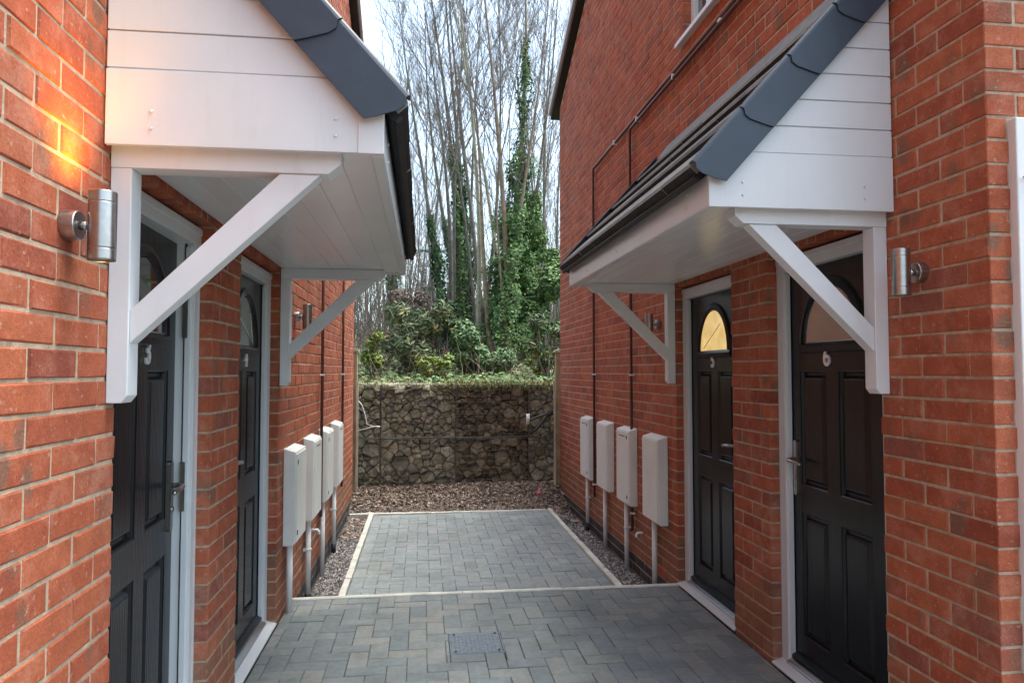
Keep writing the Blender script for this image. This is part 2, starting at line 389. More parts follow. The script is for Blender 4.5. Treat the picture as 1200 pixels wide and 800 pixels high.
def brick_face(mb, mp, grid0, a0, a1, zrows, openings, r, top=None, skip_corner=None, soldier=None):
    """zrows: range of course numbers; openings: (a0,a1,z0,z1)"""
    for k in zrows:
        z0 = ZP + k*CH; z1 = z0 + CH - 0.010
        lim = a1
        if top: lim = min(a1, top(z1))
        if lim <= a0: continue
        iv = [(a0, lim)]
        for (oa, ob, oz0, oz1) in openings:
            if z1 > oz0 + 0.01 and z0 < oz1 - 0.01:
                niv = []
                for s, e in iv:
                    if oa > s: niv.append((s, min(e, oa)))
                    if ob < e: niv.append((max(s, ob), e))
                    if e < oa or s > ob: pass
                iv = [x for x in niv if x[1]-x[0] > 0.02]
        off = 0 if k % 2 == 0 else 0.1125
        n0 = int((a0 - grid0)/0.225) - 2; n1 = int((a1 - grid0)/0.225) + 2
        for n in range(n0, n1):
            s = grid0 + off + n*0.225; e = s + 0.215
            if skip_corner is not None and k % 2 == 0 and s < skip_corner: continue
            for (p, q) in clip(iv, s, e):
                brick(mb, mp, p, q, z0, z1, 0.1, r, 1 if k < 0 else 0)

def wall_map(xface, sgn):
    # sgn = direction into the wall along x
    return lambda a, d, z: (xface + sgn*d, a, z)

def house_wall(root, xface, sgn, y0, y1, opens, grid0, win=None, top=None, seed=1, corner=None, kmax=70):
    r = random.Random(seed)
    mb = MB(); mp = wall_map(xface, sgn)
    ops = [(a, b, -0.02, HEAD+0.215) for a, b in opens]
    ops = []
    sa, sb = opens[0][0]-0.0, opens[1][1]
    for a, b in opens: ops.append((a, b, -0.02, HEAD))
    ops.append((sa, sb, HEAD, HEAD+0.222))
    if win: ops.append(win)
    brick_face(mb, mp, grid0, y0, y1, range(-3, kmax), ops, r, top, corner)
    # soldier course over both doors
    n = int(round((sb-sa+0.010)/0.075))
    w = (sb-sa+0.010)/n
    for i in range(n):
        brick(mb, mp, sa+i*w, sa+(i+1)*w-0.010, HEAD, HEAD+0.215, 0.1, r)
    return mb, mp, ops

def mortar_wall(xface, sgn, y0, y1, opens, win, top_z, seedtop=None):
    mb = MB(); d0 = 0.0036; d1 = 0.16
    xa, xb = xface + sgn*d0, xface + sgn*d1
    g = 0.004
    ys = [y0+g]
    for a, b in opens: ys += [a-g, b+g]
    ys.append(y1-g)
    for i in range(0, len(ys), 2):
        mb.box((xa, ys[i], -0.4), (xb, ys[i+1], HEAD+g))
    if win:
        wa, wb, wz0, wz1 = win
        mb.box((xa, y0+g, HEAD+g), (xb, y1-g, wz0-g))
        mb.box((xa, y0+g, wz0-g), (xb, wa-g, wz1+g)); mb.box((xa, wb+g, wz0-g), (xb, y1-g, wz1+g))
        z = wz1+g
    else:
        z = HEAD+g
        mb.box((xa, y0+g, z), (xb, y1-g, 4.6)); z = 4.6
    return mb, xa, xb, z

# gable lines: z of the verge at y, falling to the far end
def gable_top(yend, zend, slope=0.454):
    return lambda z: yend + 0.0 - max(0, (z - zend))/slope
R_EAVE_Z, L_EAVE_Z = 4.88, 5.2
rtop = gable_top(RY1, R_EAVE_Z); ltop = gable_top(LY1, L_EAVE_Z)

def door_set(root, label_root, xface, sgn, ya, yb, num, near_handle, glass, ajar=0.0, label=None):
    """frame, leaf, handle, glazing, number and sill in an opening; sgn points into the house"""
    fx = xface + sgn*0.05           # frame face
    zt = HEAD - 0.012
    fw = 0.068
    # leaf geometry in local coords: a along y from leaf start, d depth into house (0 = leaf face)
    la, lb = ya + fw - 0.004, yb - fw + 0.004
    lx = xface + sgn*0.088
    z0, z1 = 0.055, zt - 0.066
    W = lb - la
    c = (la + lb)/2 + (0.0 if near_handle else 0.025)
    hinge = lb if near_handle else la
    def P(y, d, z):
        # rotate about hinge by ajar
        dy = y - hinge
        s = 1 if dy >= 0 else -1
        yy = hinge + dy*cos(ajar) - s*0
        return (lx + sgn*(d + abs(dy)*sin(ajar)), yy, z)
    mb = MB()
    pw = 0.228
    c1a = c - 0.050 - pw; c1b = c - 0.050; c2a = c + 0.050; c2b = c + 0.050 + pw
    ycut = [la, c1a, c1b, c2a, c2b, lb]
    zcut = [z0, 0.185, 0.785, 0.915, 1.475, z1]
    def ring(y0, y1, za, zb, i, d):
        return [(y0+i, d, za+i), (y1-i, d, za+i), (y1-i, d, zb-i), (y0+i, d, zb-i)]
    for iy in range(5):
        for iz in range(5):
            y0, y1, za, zb = ycut[iy], ycut[iy+1], zcut[iz], zcut[iz+1]
            if iy in (1, 3) and iz in (1, 3):
                rings = [ring(y0,y1,za,zb,i,d) for i, d in ((0,0),(0.006,0.003),(0.013,0.0175),(0.024,0.0175),(0.038,0.002),(0.043,0.001))]
                for a, b in zip(rings, rings[1:]):
                    for k in range(4):
                        q = [a[k], a[(k+1)%4], b[(k+1)%4], b[k]]
                        mb.poly([P(*t) for t in q])
                mb.poly([P(*t) for t in rings[-1]])
            else:
                mb.poly([P(y0,0,za), P(y1,0,za), P(y1,0,zb), P(y0,0,zb)])
    # edges and back
    T = 0.044
    for (p, q) in (((la,z0),(lb,z0)),((lb,z0),(lb,z1)),((lb,z1),(la,z1)),((la,z1),(la,z0))):
        mb.poly([P(p[0],0,p[1]), P(q[0],0,q[1]), P(q[0],T,q[1]), P(p[0],T,p[1])])
    mb.poly([P(la,T,z0), P(lb,T,z0), P(lb,T,z1), P(la,T,z1)])
    # weather bar along the bottom
    pts = [(0.0,0.075),(-0.028,0.062),(-0.028,0.050),(0.0,0.050)]
    for (p, q) in zip(pts, pts[1:]+pts[:1]):
        mb.poly([P(la+0.02,p[0],z0+p[1]-0.04), P(lb-0.02,p[0],z0+p[1]-0.04), P(lb-0.02,q[0],z0+q[1]-0.04), P(la+0.02,q[0],z0+q[1]-0.04)])
    # half-round moulding around the fanlight
    zc, R0, HR = 1.605, 0.215, 0.255
    prof = [(0.050,0.0),(0.042,-0.012),(0.018,-0.018),(0.004,-0.012),(-0.004,0.002)]
    NS = 28
    def arc(t, off, d):
        return (c + (R0+off)*cos(t), d, zc + (HR+off)*sin(t))
    for i in range(NS):
        t0, t1 = pi*i/NS, pi*(i+1)/NS
        for (o0,d0),(o1,d1) in zip(prof, prof[1:]):
            mb.poly([P(*arc(t0,o0,d0)), P(*arc(t1,o0,d0)), P(*arc(t1,o1,d1)), P(*arc(t0,o1,d1))], True)
    for (o0,d0),(o1,d1) in zip(prof, prof[1:]):
        mb.poly([P(c-R0-0.05,d0,zc-o0), P(c+R0+0.05,d0,zc-o0), P(c+R0+0.05,d1,zc-o1), P(c-R0-0.05,d1,zc-o1)])
    leaf = mb.build('door', M['door'], root)
    if label: leaf['label'] = label
    # glass with leading
    g = MB()
    pts = [P(c+(R0-0.002)*cos(pi*i/NS), -0.0035, zc + (HR-0.002)*sin(pi*i/NS)) for i in range(NS+1)]
    g.poly(pts); gl = g.build('fanlight_glass', glass, leaf)
    gb = MB()
    if num in ('5', '4'):
        for t in (0.9, ) if num == '5' else (0.75, 2.1):
            gb.tube([P(c + 0.15, -0.006, zc+0.02), P(c - R0*0.80*cos(t), -0.006, zc + HR*0.80*sin(t))], 0.003, 4)
    else:
        gb.tube([P(c-R0*0.97, -0.006, zc+0.003), P(c+R0*0.97, -0.006, zc+0.003)], 0.003, 4)
    gb.build('leading', M['upvc'], leaf)
    # frame: jambs, head and stepped inner bead
    f = MB(); ff = []
    e = 0.002
    for (a, b) in ((ya+e, ya+fw), (yb-fw, yb-e)):
        f.box((fx, a, 0.03), (fx+sgn*0.095, b, zt-0.07))
    for (a, b) in ((ya+fw-0.001, ya+fw+0.010), (yb-fw-0.010, yb-fw+0.001)):
        f.box((fx+sgn*0.012, a, 0.06), (fx+sgn*0.034, b, zt-0.085))
    f.box((fx-sgn*0.001, ya+e, zt-0.072), (fx+sgn*0.095, yb-e, zt))
    f.box((fx-sgn*0.006, ya+e+0.001, zt-0.030), (fx+sgn*0.01, yb-e-0.001, zt-0.002))
    for (a, b) in ((ya+0.020, ya+0.024), (yb-0.024, yb-0.020)):
        f.box((fx-sgn*0.0015, a, 0.05), (fx+sgn*0.005, b, zt-0.072))
    f.build('door_frame', M['upvc'], leaf, bevel=0.003)
    # dark seal between frame and brick / leaf
    s = MB()
    for (a, b) in ((la-0.003, la+0.004), (lb-0.004, lb+0.003)):
        s.box((lx-sgn*0.008, a, z0), (lx+sgn*0.003, b, z1))
    s.build('weather_seal', M['rubber'], leaf)
    # sill and threshold
    sl = MB()
    sl.prism_y([(xface-sgn*0.008, 0.004), (xface-sgn*0.008, 0.016), (fx, 0.032), (fx+sgn*0.10, 0.032), (fx+sgn*0.10, 0.006)], ya+0.003, yb-0.003)
    sl.build('sill', M['upvc'], leaf, bevel=0.003)
    th = MB()
    th.prism_y([(fx-sgn*0.012, 0.033), (fx-sgn*0.012, 0.04), (fx+sgn*0.02, 0.056), (fx+sgn*0.10, 0.056), (fx+sgn*0.10, 0.033)], ya+fw, yb-fw)
    th.build('threshold', M['steel'], leaf, bevel=0.002)
    # handle
    hy = la + 0.045 if near_handle else lb - 0.045
    dirn = 1 if near_handle else -1
    h = MB()
    n = 10; zt_, zb_ = 1.115, 0.875
    prof2 = [(hy + 0.015*cos(t), zt_ + 0.015*sin(t)) for t in [pi*i/n for i in range(n+1)]] + \
            [(hy - 0.015*cos(t), zb_ - 0.015*sin(t)) for t in [pi*i/n for i in range(n+1)]]
    fr = [P(y, -0.011, z) for y, z in prof2]; bk = [P(y, 0.0, z) for y, z in prof2]
    h.poly(fr)
    for i in range(len(fr)):
        j = (i+1) % len(fr); h.poly([fr[i], fr[j], bk[j], bk[i]])
    h.build('handle_plate', M['steel'], leaf, bevel=0.001)
    lv = MB()
    lv.tube([P(hy,-0.011,1.035), P(hy,-0.038,1.035), P(hy+dirn*0.006,-0.050,1.034), P(hy+dirn*0.02,-0.055,1.033), P(hy+dirn*0.07,-0.056,1.031), P(hy+dirn*0.115,-0.052,1.025), P(hy+dirn*0.122,-0.050,1.022)],
            [0.011,0.010,0.010,0.0095,0.009,0.009,0.004], 10)
    lv.tube([P(hy,-0.010,0.945), P(hy,-0.016,0.945)], 0.011, 12)
    lv.build('lever_handle', M['steel'], leaf)
    # number
    cu = bpy.data.curves.new('digit', 'FONT'); cu.body = num; cu.size = 0.128; cu.extrude = 0.003; cu.bevel_depth = 0.002
    cu.align_x = 'CENTER'; cu.align_y = 'CENTER'
    to = bpy.data.objects.new('digit', cu); COL.objects.link(to)
    dg = bpy.context.evaluated_depsgraph_get()
    me = bpy.data.meshes.new_from_object(to.evaluated_get(dg))
    COL.objects.unlink(to); bpy.data.objects.remove(to)
    vs = []
    for v in me.vertices:
        a = v.co.x * 0.92; z = v.co.y; d = v.co.z
        vs.append(P(c + (0.012 if near_handle else 0.03) + (-a if sgn < 0 else a)*(-1), -0.005 - d, 1.535 + z))
    # text reads left-to-right for someone facing the door
    nm = bpy.data.meshes.new('house_number')
    nm.from_pydata(vs, [], [tuple(p.vertices) for p in me.polygons]); nm.materials.append(M['chrome'])
    no = bpy.data.objects.new('house_number', nm); COL.objects.link(no); no.parent = leaf
    no.location = -world_loc(leaf)
    # letter plate none; keeps in the frame when the door stands ajar
    if ajar > 0:
        yk = yb - fw - 0.012
        for (ka, kb) in ((0.93, 1.12), (1.60, 1.80)):
            k = MB(); k.box((fx+sgn*0.022, yk, ka), (fx+sgn*0.042, yk+0.006, kb)); k.build('lock_keep', M['steel'], leaf)
    return leaf

# ------------------------------------------------------------------ left house
lh = empty('brick_house', (-3.5, 3.8, 0), 'red brick house on the left with black doors 3 and 4', 'house', 'brick houses facing each other')
mb, mp, ops = house_wall(lh, XL, -1, LY0, LY1, L_OPEN, 3.01, None, ltop, 11, None, 76)
mb.build('brick_wall', [M['brick'], M['bluebrick']], lh)
mw, xa, xb, zt = mortar_wall(XL, -1, LY0, LY1, L_OPEN, None, 6)
y_at = lambda top, z: top(z)
mw.prism_x([(LY0+.004, 4.6), (LY1-.004, 4.6), (LY1-.004, L_EAVE_Z), (4.6, L_EAVE_Z+(LY1-4.6)*0.454-0.02), (LY0+.004, L_EAVE_Z+0.1)], xb, xa)
mw.box((-6.5, LY0+.01, -0.4), (XL-0.16, LY1-.01, L_EAVE_Z))  # unseen solid block inside the house, added to stop light passing through
mw.build('mortar_and_core', M['mortar'], lh)
door_set(lh, '', XL, -1, *L_OPEN[0], '3', False, M['glass_dark'], ajar=radians(2.4), label='black door numbered 3 standing slightly ajar')
door_set(lh, '', XL, -1, *L_OPEN[1], '4', True, M['glass_green_reflection'], label='black door numbered 4, shut, greenish reflection in its fanlight')

# ------------------------------------------------------------------ right house
rh = empty('brick_house', (4.2, 5.5, 0), 'red brick house on the right with black doors 5 and 6 and an upstairs window', 'house', 'brick houses facing each other')
WIN = (3.48, 4.64, ZP+50*CH, ZP+64*CH)
mb, mp, ops = house_wall(rh, XR, 1, RY0, RY1, R_OPEN, 2.58, WIN, rtop, 12, RY0, 76)
# return face at the near corner
r2 = random.Random(5)
fm = lambda a, d, z: (a, RY0 + d, z)
for k in range(-3, 74):
    z0 = ZP + k*CH; z1 = z0+CH-0.01
    a = XR if k % 2 == 0 else XR + 0.1125
    while a < 6.9:
        p, q = a, a+0.215
        if 0.0 < z0 < 2.27 and q > 1.835 and a < 2.825:
            q = 1.835 - 0.004
            if q - p > 0.03: brick(mb, fm, p, q, z0, z1, 0.0925, r2, 1 if k < 0 else 0)
            while a < 2.825: a += 0.225
            p0 = 2.825
            if a - 0.01 - p0 > 0.03: brick(mb, fm, p0, a - 0.01, z0, z1, 0.0925, r2, 1 if k < 0 else 0)
            continue
        brick(mb, fm, p, q, z0, z1, 0.0925, r2, 1 if k < 0 else 0)
        a += 0.225
mb.build('brick_wall', [M['brick'], M['bluebrick']], rh)
mw, xa, xb, zt = mortar_wall(XR, 1, RY0, RY1, R_OPEN, WIN, 6)
mw.prism_x([(RY0+.004, zt), (RY1-.004, zt), (RY1-.004, R_EAVE_Z+0.02), (4.8, R_EAVE_Z+(RY1-4.8)*0.454-0.02), (RY0+.004, R_EAVE_Z+0.1)] if zt < R_EAVE_Z else
            [(RY0+.004, zt), (RY1-.004-(zt-R_EAVE_Z)/0.454, zt), (4.8, R_EAVE_Z+(RY1-4.8)*0.454-0.02), (RY0+.004, zt+0.8)], xa, xb)
mw.box((XR+0.10, RY0+0.0045, -0.4), (7.0, RY0+0.12, 5.2))
mw.box((XR+0.16, RY0+0.13, -0.4), (7.0, RY1-.01, R_EAVE_Z-0.03))  # same unseen solid core, added to block light inside this house
mw.build('mortar_and_core', M['mortar'], rh)
door_set(rh, '', XR, 1, *R_OPEN[1], '5', True, M['glass_amber'], label='black door numbered 5 with a yellow fanlight')
door_set(rh, '', XR, 1, *R_OPEN[0], '6', False, M['glass_grey'], label='black door numbered 6 with a pale grey fanlight')

# upstairs window
w = MB(); wa, wb, wz0, wz1 = WIN
fx = XR + 0.055
w.box((fx, wa+.003, wz0+.04), (fx+.07, wa+.065, wz1-.003)); w.box((fx, wb-.065, wz0+.04), (fx+.07, wb-.003, wz1-.003))
w.box((fx+.001, wa+.065, wz0+.04), (fx+.07, wb-.065, wz0+.105)); w.box((fx+.001, wa+.065, wz1-.065), (fx+.07, wb-.065, wz1-.003))
w.box((fx+.002, (wa+wb)/2-.04, wz0+.105), (fx+.07, (wa+wb)/2+.04, wz1-.065))
win = w.build('window', M['upvc'], rh, bevel=0.004)
g = MB(); g.box((fx+.03, wa+.06, wz0+.1), (fx+.04, (wa+wb)/2-.041, wz1-.06)); g.box((fx+.03, (wa+wb)/2+.041, wz0+.1), (fx+.04, wb-.06, wz1-.06))
g.build('window_pane', M['glass_dark'], win)
s = MB(); s.prism_y([(XR-.045, wz0-.012), (XR-.045, wz0+.018), (fx, wz0+.04), (fx+.07, wz0+.04), (fx+.07, wz0-.002), (XR-.03, wz0-.012)], wa-.05, wb+.05)
s.build('window_sill', M['upvc'], win, bevel=0.003)
g = MB(); g.box((fx+.03, wa+.0, wz0+.0), (fx+.20, wb, wz1)); 

# roofs with verge
def roof(root, xedge, sgn, y0, yend, zend, xfar, ridge):
    m = MB(); t = 0.10; sl = 0.454
    ov = 0.20
    pts_far = [(yend+ov, zend-ov*sl+0.03), (ridge, zend+(yend-ridge)*sl+0.03), (ridge, zend+(yend-ridge)*sl+0.03+t), (yend+ov, zend-ov*sl+0.03+t)]
    zr = zend+(yend-ridge)*sl+0.03
    pts_near = [(ridge-.002, zr), (y0-ov, zr-(ridge-y0+ov)*sl), (y0-ov, zr-(ridge-y0+ov)*sl+t), (ridge-.002, zr+t)]
    x0 = xedge - sgn*0.085; 
    m.prism_x(pts_far, x0, xfar); m.prism_x(pts_near, x0, xfar)
    ro = m.build('roof', M['felt'], root)
    v = MB()
    for pts in (pts_far, pts_near):
        (ya, za), (yb, zb) = pts[0], pts[1]
        v.prism_x([(ya, za+t*0.55), (yb, zb+t*0.55), (yb, zb+t+0.025), (ya, za+t+0.025)], x0-sgn*0.03, x0-sgn*0.002)
    v.build('verge_trim', M['upvc'], ro)
roof(rh, XR, 1, RY0, RY1, R_EAVE_Z, 7.2, 5.2)
roof(lh, XL, -1, LY0, LY1, L_EAVE_Z, -6.7, 3.4)

# air brick near door 5
ab = MB()
z0 = ZP - 0.0; 
for i in range(5): ab.box((XR-0.004, 5.10, -0.041+i*0.0135), (XR+0.01, 5.30, -0.041+i*0.0135+0.008))
ab.box((XR-0.001, 5.095, -0.044), (XR+0.012, 5.305, 0.022))
tag(ab.build('air_brick', M['airbrick']), 'small slotted clay air brick low in the wall behind the nearest right-hand white pipe', 'air brick')

# white frame on the return wall at the right edge
fr = empty('side_frame', (1.87, RY0, 0), 'white plastic door frame with small hooks on the brick corner at the far right edge', 'door frame')
m = MB(); m.box((1.835, RY0-0.03, 0.0), (1.90, RY0+0.09, 2.265)); m.box((1.9005, RY0-0.022, 2.20), (2.75, RY0+0.09, 2.265)); m.box((2.7505, RY0-0.03, 0.0), (2.82, RY0+0.09, 2.265))
m.build('frame', M['soffit'], fr, bevel=0.004)
m = MB(); m.box((1.902, RY0-0.005, 0.02), (2.748, RY0+0.06, 2.198))
m.build('door_panel', M['upvc'], fr, bevel=0.003)
for z in (2.07, 1.25):
    m = MB(); m.tube([(1.842, RY0-0.045, z), (1.862, RY0-0.047, z+.002), (1.885, RY0-0.045, z+.004)], [0.004,0.006,0.009], 8); m.tube([(1.875, RY0-0.045, z+.004), (1.875, RY0-0.025, z+.004)], 0.006, 8)
    m.build('hook', M['white_plastic'], fr)

# ------------------------------------------------------------------ canopies
SL = tan(radians(48.0)); C48, S48 = cos(radians(48)), sin(radians(48))
def canopy(xwall, sgn, y0, y1, label, lit=False):
    """sgn: direction from the wall out into the lane"""
    root = empty('porch_canopy', (xwall, (y0+y1)/2, 2.05), label, 'canopy', 'lean-to porch canopies over the doors')
    PR = 0.715
    X = lambda s: xwall + sgn*s        # s = distance from the wall
    zb = 2.07
    L0 = 2.115                          # underside of verge at the outer face
    zlow = lambda s: L0 + (PR - s)*SL
    # end cladding: deep bottom board then shiplap boards
    def cladding(yp, name='gable_cladding', out=-1):
        m = MB(); th = 0.018
        za, zbv = zb, zb+0.208
        rows = [(za, zbv)]
        z = zbv
        while z < 3.0: rows.append((z, z+0.1035)); z += 0.1035
        for i, (a, b) in enumerate(rows):
            b2 = b - (0.005 if True else 0)
            def lim(zz): return max(0.012, min(PR, PR - (zz - L0 - 0.07)/SL))
            pts = [(X(0.004), a), (X(lim(a)), a)]
            if lim(a) >= PR - 1e-6 and lim(b2) < PR: pts.append((X(PR), L0+0.07))
            pts += [(X(lim(b2)), b2), (X(0.004), b2)]
            if lim(a) < 0.03: break
            yo = yp if i == 0 else yp + (-out)*0.004
            m.prism_y(pts, yo, yo - out*th)
            # recessed rebate behind each joint
            m.prism_y([(X(0.006), b2-0.004), (X(lim(b2)-0.003), b2-0.004), (X(lim(b2)-0.003), b2+0.007), (X(0.006), b2+0.007)], yo - out*0.007, yo - out*(th+0.002))
        m.build(name, M['upvc'], root, bevel=0.0015)
    cladding(y0, out=-1)
    cladding(y1, out=1)
    # box end cap joint strip at outer corner
    m = MB(); m.box((X(PR-0.055), y0-0.004, zb-0.002), (X(PR+0.016), y0+0.004, zb+0.118)); m.build('corner_trim', M['upvc'], root, bevel=0.002)
    # fascia along the front
    m = MB(); m.box((X(PR), y0+0.0045, zb), (X(PR+0.016), y1, zb+0.118))
    m.box((X(PR-0.02), y0+0.02, zb-0.003), (X(PR+0.012), y1-0.002, zb+0.012))
    m.build('fascia', M['upvc'], root, bevel=0.003)
    # screws
    for yy in (y0+0.22, y0+(y1-y0)*0.5, y1-0.55, y1-0.12):
        for dz in (0.04, 0.095):
            m = MB(); m.tube([(X(PR+0.0155), yy, zb+dz), (X(PR+0.020), yy, zb+dz)], [0.0065, 0.004], 8); m.build('screw_cap', M['white_plastic'], root)
    for s in ((0.12,), (PR-0.115,)):
        for dz in (0.045, 0.092):
            m = MB(); m.tube([(X(s[0]), y0+0.0005, zb+dz), (X(s[0]), y0-0.005, zb+dz)], [0.0055, 0.0035], 8); m.build('screw_cap', M['white_plastic'], root)
    # soffit of boards running along the lane
    m = MB(); nb = 7; w = (PR-0.02)/nb
    for i in range(nb):
        a, b = 0.005+i*w, 0.005+(i+1)*w
        m.prism_y([(X(a+0.0025), 2.0835), (X(b-0.0025), 2.0835), (X(b), 2.087), (X(b), 2.095), (X(a), 2.095), (X(a), 2.087)], y0+0.015, y1-0.01)
    m.box((X(0.003), y0+0.016, 2.0955), (X(PR-0.002), y1-0.011, 2.10))
    m.build('soffit', M['soffit'], root)
    # roof: underlay deck + overlapping tile courses
    m = MB(); yo0, yo1 = y0-0.005, y1+0.03
    def q(s_out, up):  # point at slope distance from eave line; s_out distance outwards
        return None
    # slope frame: origin at outer face top, t goes up the slope, n is outward normal
    ox, oz = PR, L0 + 0.045
    def SP(t, n):
        s = ox - t*C48 + n*S48
        z = oz + t*S48 + n*C48
        return (X(s), z)
    Ltot = (PR-0.005)/C48
    m.prism_y([SP(-0.02,0.038), SP(Ltot,0.038), SP(Ltot,0.058), SP(-0.02,0.058)], yo0+0.02, yo1-0.02)
    m.prism_y([SP(-0.034,0.040), SP(-0.021,0.040), SP(-0.021,0.062), SP(-0.034,0.060)], yo0+0.02, yo1-0.01)
    m.build('roof_deck', M['felt'], root)
    gauge = 0.276
    rr = random.Random(int(y0*100))
    m = MB()
    k = 0; t = -0.012
    while t < Ltot-0.05:
        te = min(t+gauge+0.07, Ltot-0.002)
        wt = 0.30; nn = int((yo1-yo0-0.02)/wt)
        wt = (yo1-yo0-0.02)/nn
        for i in range(nn):
            a = yo0+0.02+i*wt+0.0012; b = a+wt-0.0024
            j = rr.uniform(-0.003,0.003)
            lift = 0.046; f = (te-t)
            # thick rounded nose tile
            pr = [SP(t+j, 0.0595), SP(te, 0.0595), SP(te, 0.070), SP(t+0.014+j, 0.0595+lift), SP(t+j, 0.0595+lift-0.010)]
            m.prism_y(pr, a, b)
            f0 = len(m.mi) - 5          # faces: two ends, then one per edge; the shaded nose is the last but one and last
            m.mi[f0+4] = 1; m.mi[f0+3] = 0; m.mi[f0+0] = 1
        t += gauge; k += 1
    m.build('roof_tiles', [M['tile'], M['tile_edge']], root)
    # lead flashing at the wall
    m = MB(); m.prism_y([SP(Ltot-0.14, 0.082), SP(Ltot-0.005, 0.072), (X(0.004), SP(Ltot,0.08)[1]+0.10), (X(0.009), SP(Ltot,0.08)[1]+0.10), SP(Ltot-0.02, 0.078+0.01), SP(Ltot-0.14, 0.088)], y0, y1)
    m.build('flashing', M['tile'], root)
    # dry verge caps, chamfered ends, upper overlaps lower
    def verge(yp, out):
        t = -0.004; i = 0
        while t < Ltot-0.03:
            te = min(t+gauge+0.03, Ltot)
            push = 0.0 + i*0.0
            # side plate outline in slope coordinates (t along slope, n normal)
            n0, n1 = -0.032, 0.108
            def plate(off):
                return [SP(t+0.008, n0), SP(te, n0), SP(te, n1), SP(t+0.012-0.02, n1), SP(t-0.02, n1-0.012), SP(t-0.024, n1-0.045), SP(t-0.006, n0+0.03)]
            pts = [SP(t+0.026, n0), SP(te, n0), SP(te, n1), SP(t-0.006, n1), SP(t-0.018, n1-0.022), SP(t-0.016, n1-0.048), SP(t+0.008, n0+0.030)]
            yo = yp + out*(0.030 + 0.003*(i % 2)*0 + 0.0)
            lip = 0.004 if True else 0
            m = MB()
            # each cap tilts so that its lower end stands proud of the one below
            yl = yp + out*0.036; yh = yp + out*0.028
            def Y(tt): return yl + (yh-yl)*max(0,min(1,(tt-t)/(te-t)))
            def P3(tt, n, dy=0): x, z = SP(tt, n); return (x, Y(tt)+dy, z)
            out2d = [(t+0.026, n0), (te, n0), (te, n1-0.012), (t-0.004, n1-0.012), (t-0.018, n1-0.030), (t-0.016, n1-0.054), (t+0.010, n0+0.030)]
            fr_ = [P3(*p) for p in out2d]; bk = [(p[0], p[1]-out*0.006, p[2]) for p in fr_]
            m.poly(fr_); m.poly(bk[::-1])
            for a in range(len(fr_)):
                b = (a+1) % len(fr_); m.poly([fr_[a], fr_[b], bk[b], bk[a]])
            # rounded shoulder and top flange
            prof = [(n1-0.013, 0.0), (n1-0.004, -0.003), (n1+0.002, -0.010), (n1+0.002, -0.045), (n1-0.004, -0.045), (n1-0.006, -0.014), (n1-0.013, -0.007)]
            A = [(lambda x: (x[0], x[1]+out*d, x[2]))(P3(t-0.004, n)) for n, d in prof]
            B = [(lambda x: (x[0], x[1]+out*d, x[2]))(P3(te, n)) for n, d in prof]
            for a in range(len(prof)):
                b = (a+1) % len(prof); m.poly([A[a], A[b], B[b], B[a]], a < 3)
            m.poly(A); m.poly(B[::-1])
            m.build('verge_cap', M['verge'], root)
            t += gauge; i += 1
    verge(y0, -1); verge(y1, 1)
    # gallows brackets
    for (yb, nm) in ((y0+0.05, 0), (y1-0.125, 1)):
        yf, yk = yb, yb+0.07
        b = MB()
        b.prism_y([(X(0.001), 1.385), (X(0.040), 1.385), (X(0.055), 1.405), (X(0.055), 2.0205), (X(0.001), 2.0205)], yf, yk)
        br = b.build('bracket', M['paintwood'], root, bevel=0.0025)
        b = MB(); b.prism_y([(X(0.001), 2.021), (X(0.575), 2.021), (X(0.61), 2.05), (X(0.61), 2.0825), (X(0.001), 2.0825)], yf-0.002, yk+0.002)
        b.build('bearer', M['paintwood'], br, bevel=0.0025)
        b = MB(); b.prism_y([(X(0.0555), 1.545), (X(0.553), 2.0205), (X(0.443), 2.0205), (X(0.0555), 1.635)], yf+0.006, yk-0.008)
        b.build('brace', M['paintwood'], br, bevel=0.0025)
    return root
canopy(XL, 1, 1.985, 4.50, 'white clad porch canopy with dark verge caps over doors 3 and 4')
canopy(XR, -1, 2.475, 4.97, 'white clad porch canopy with tiled roof over doors 5 and 6')

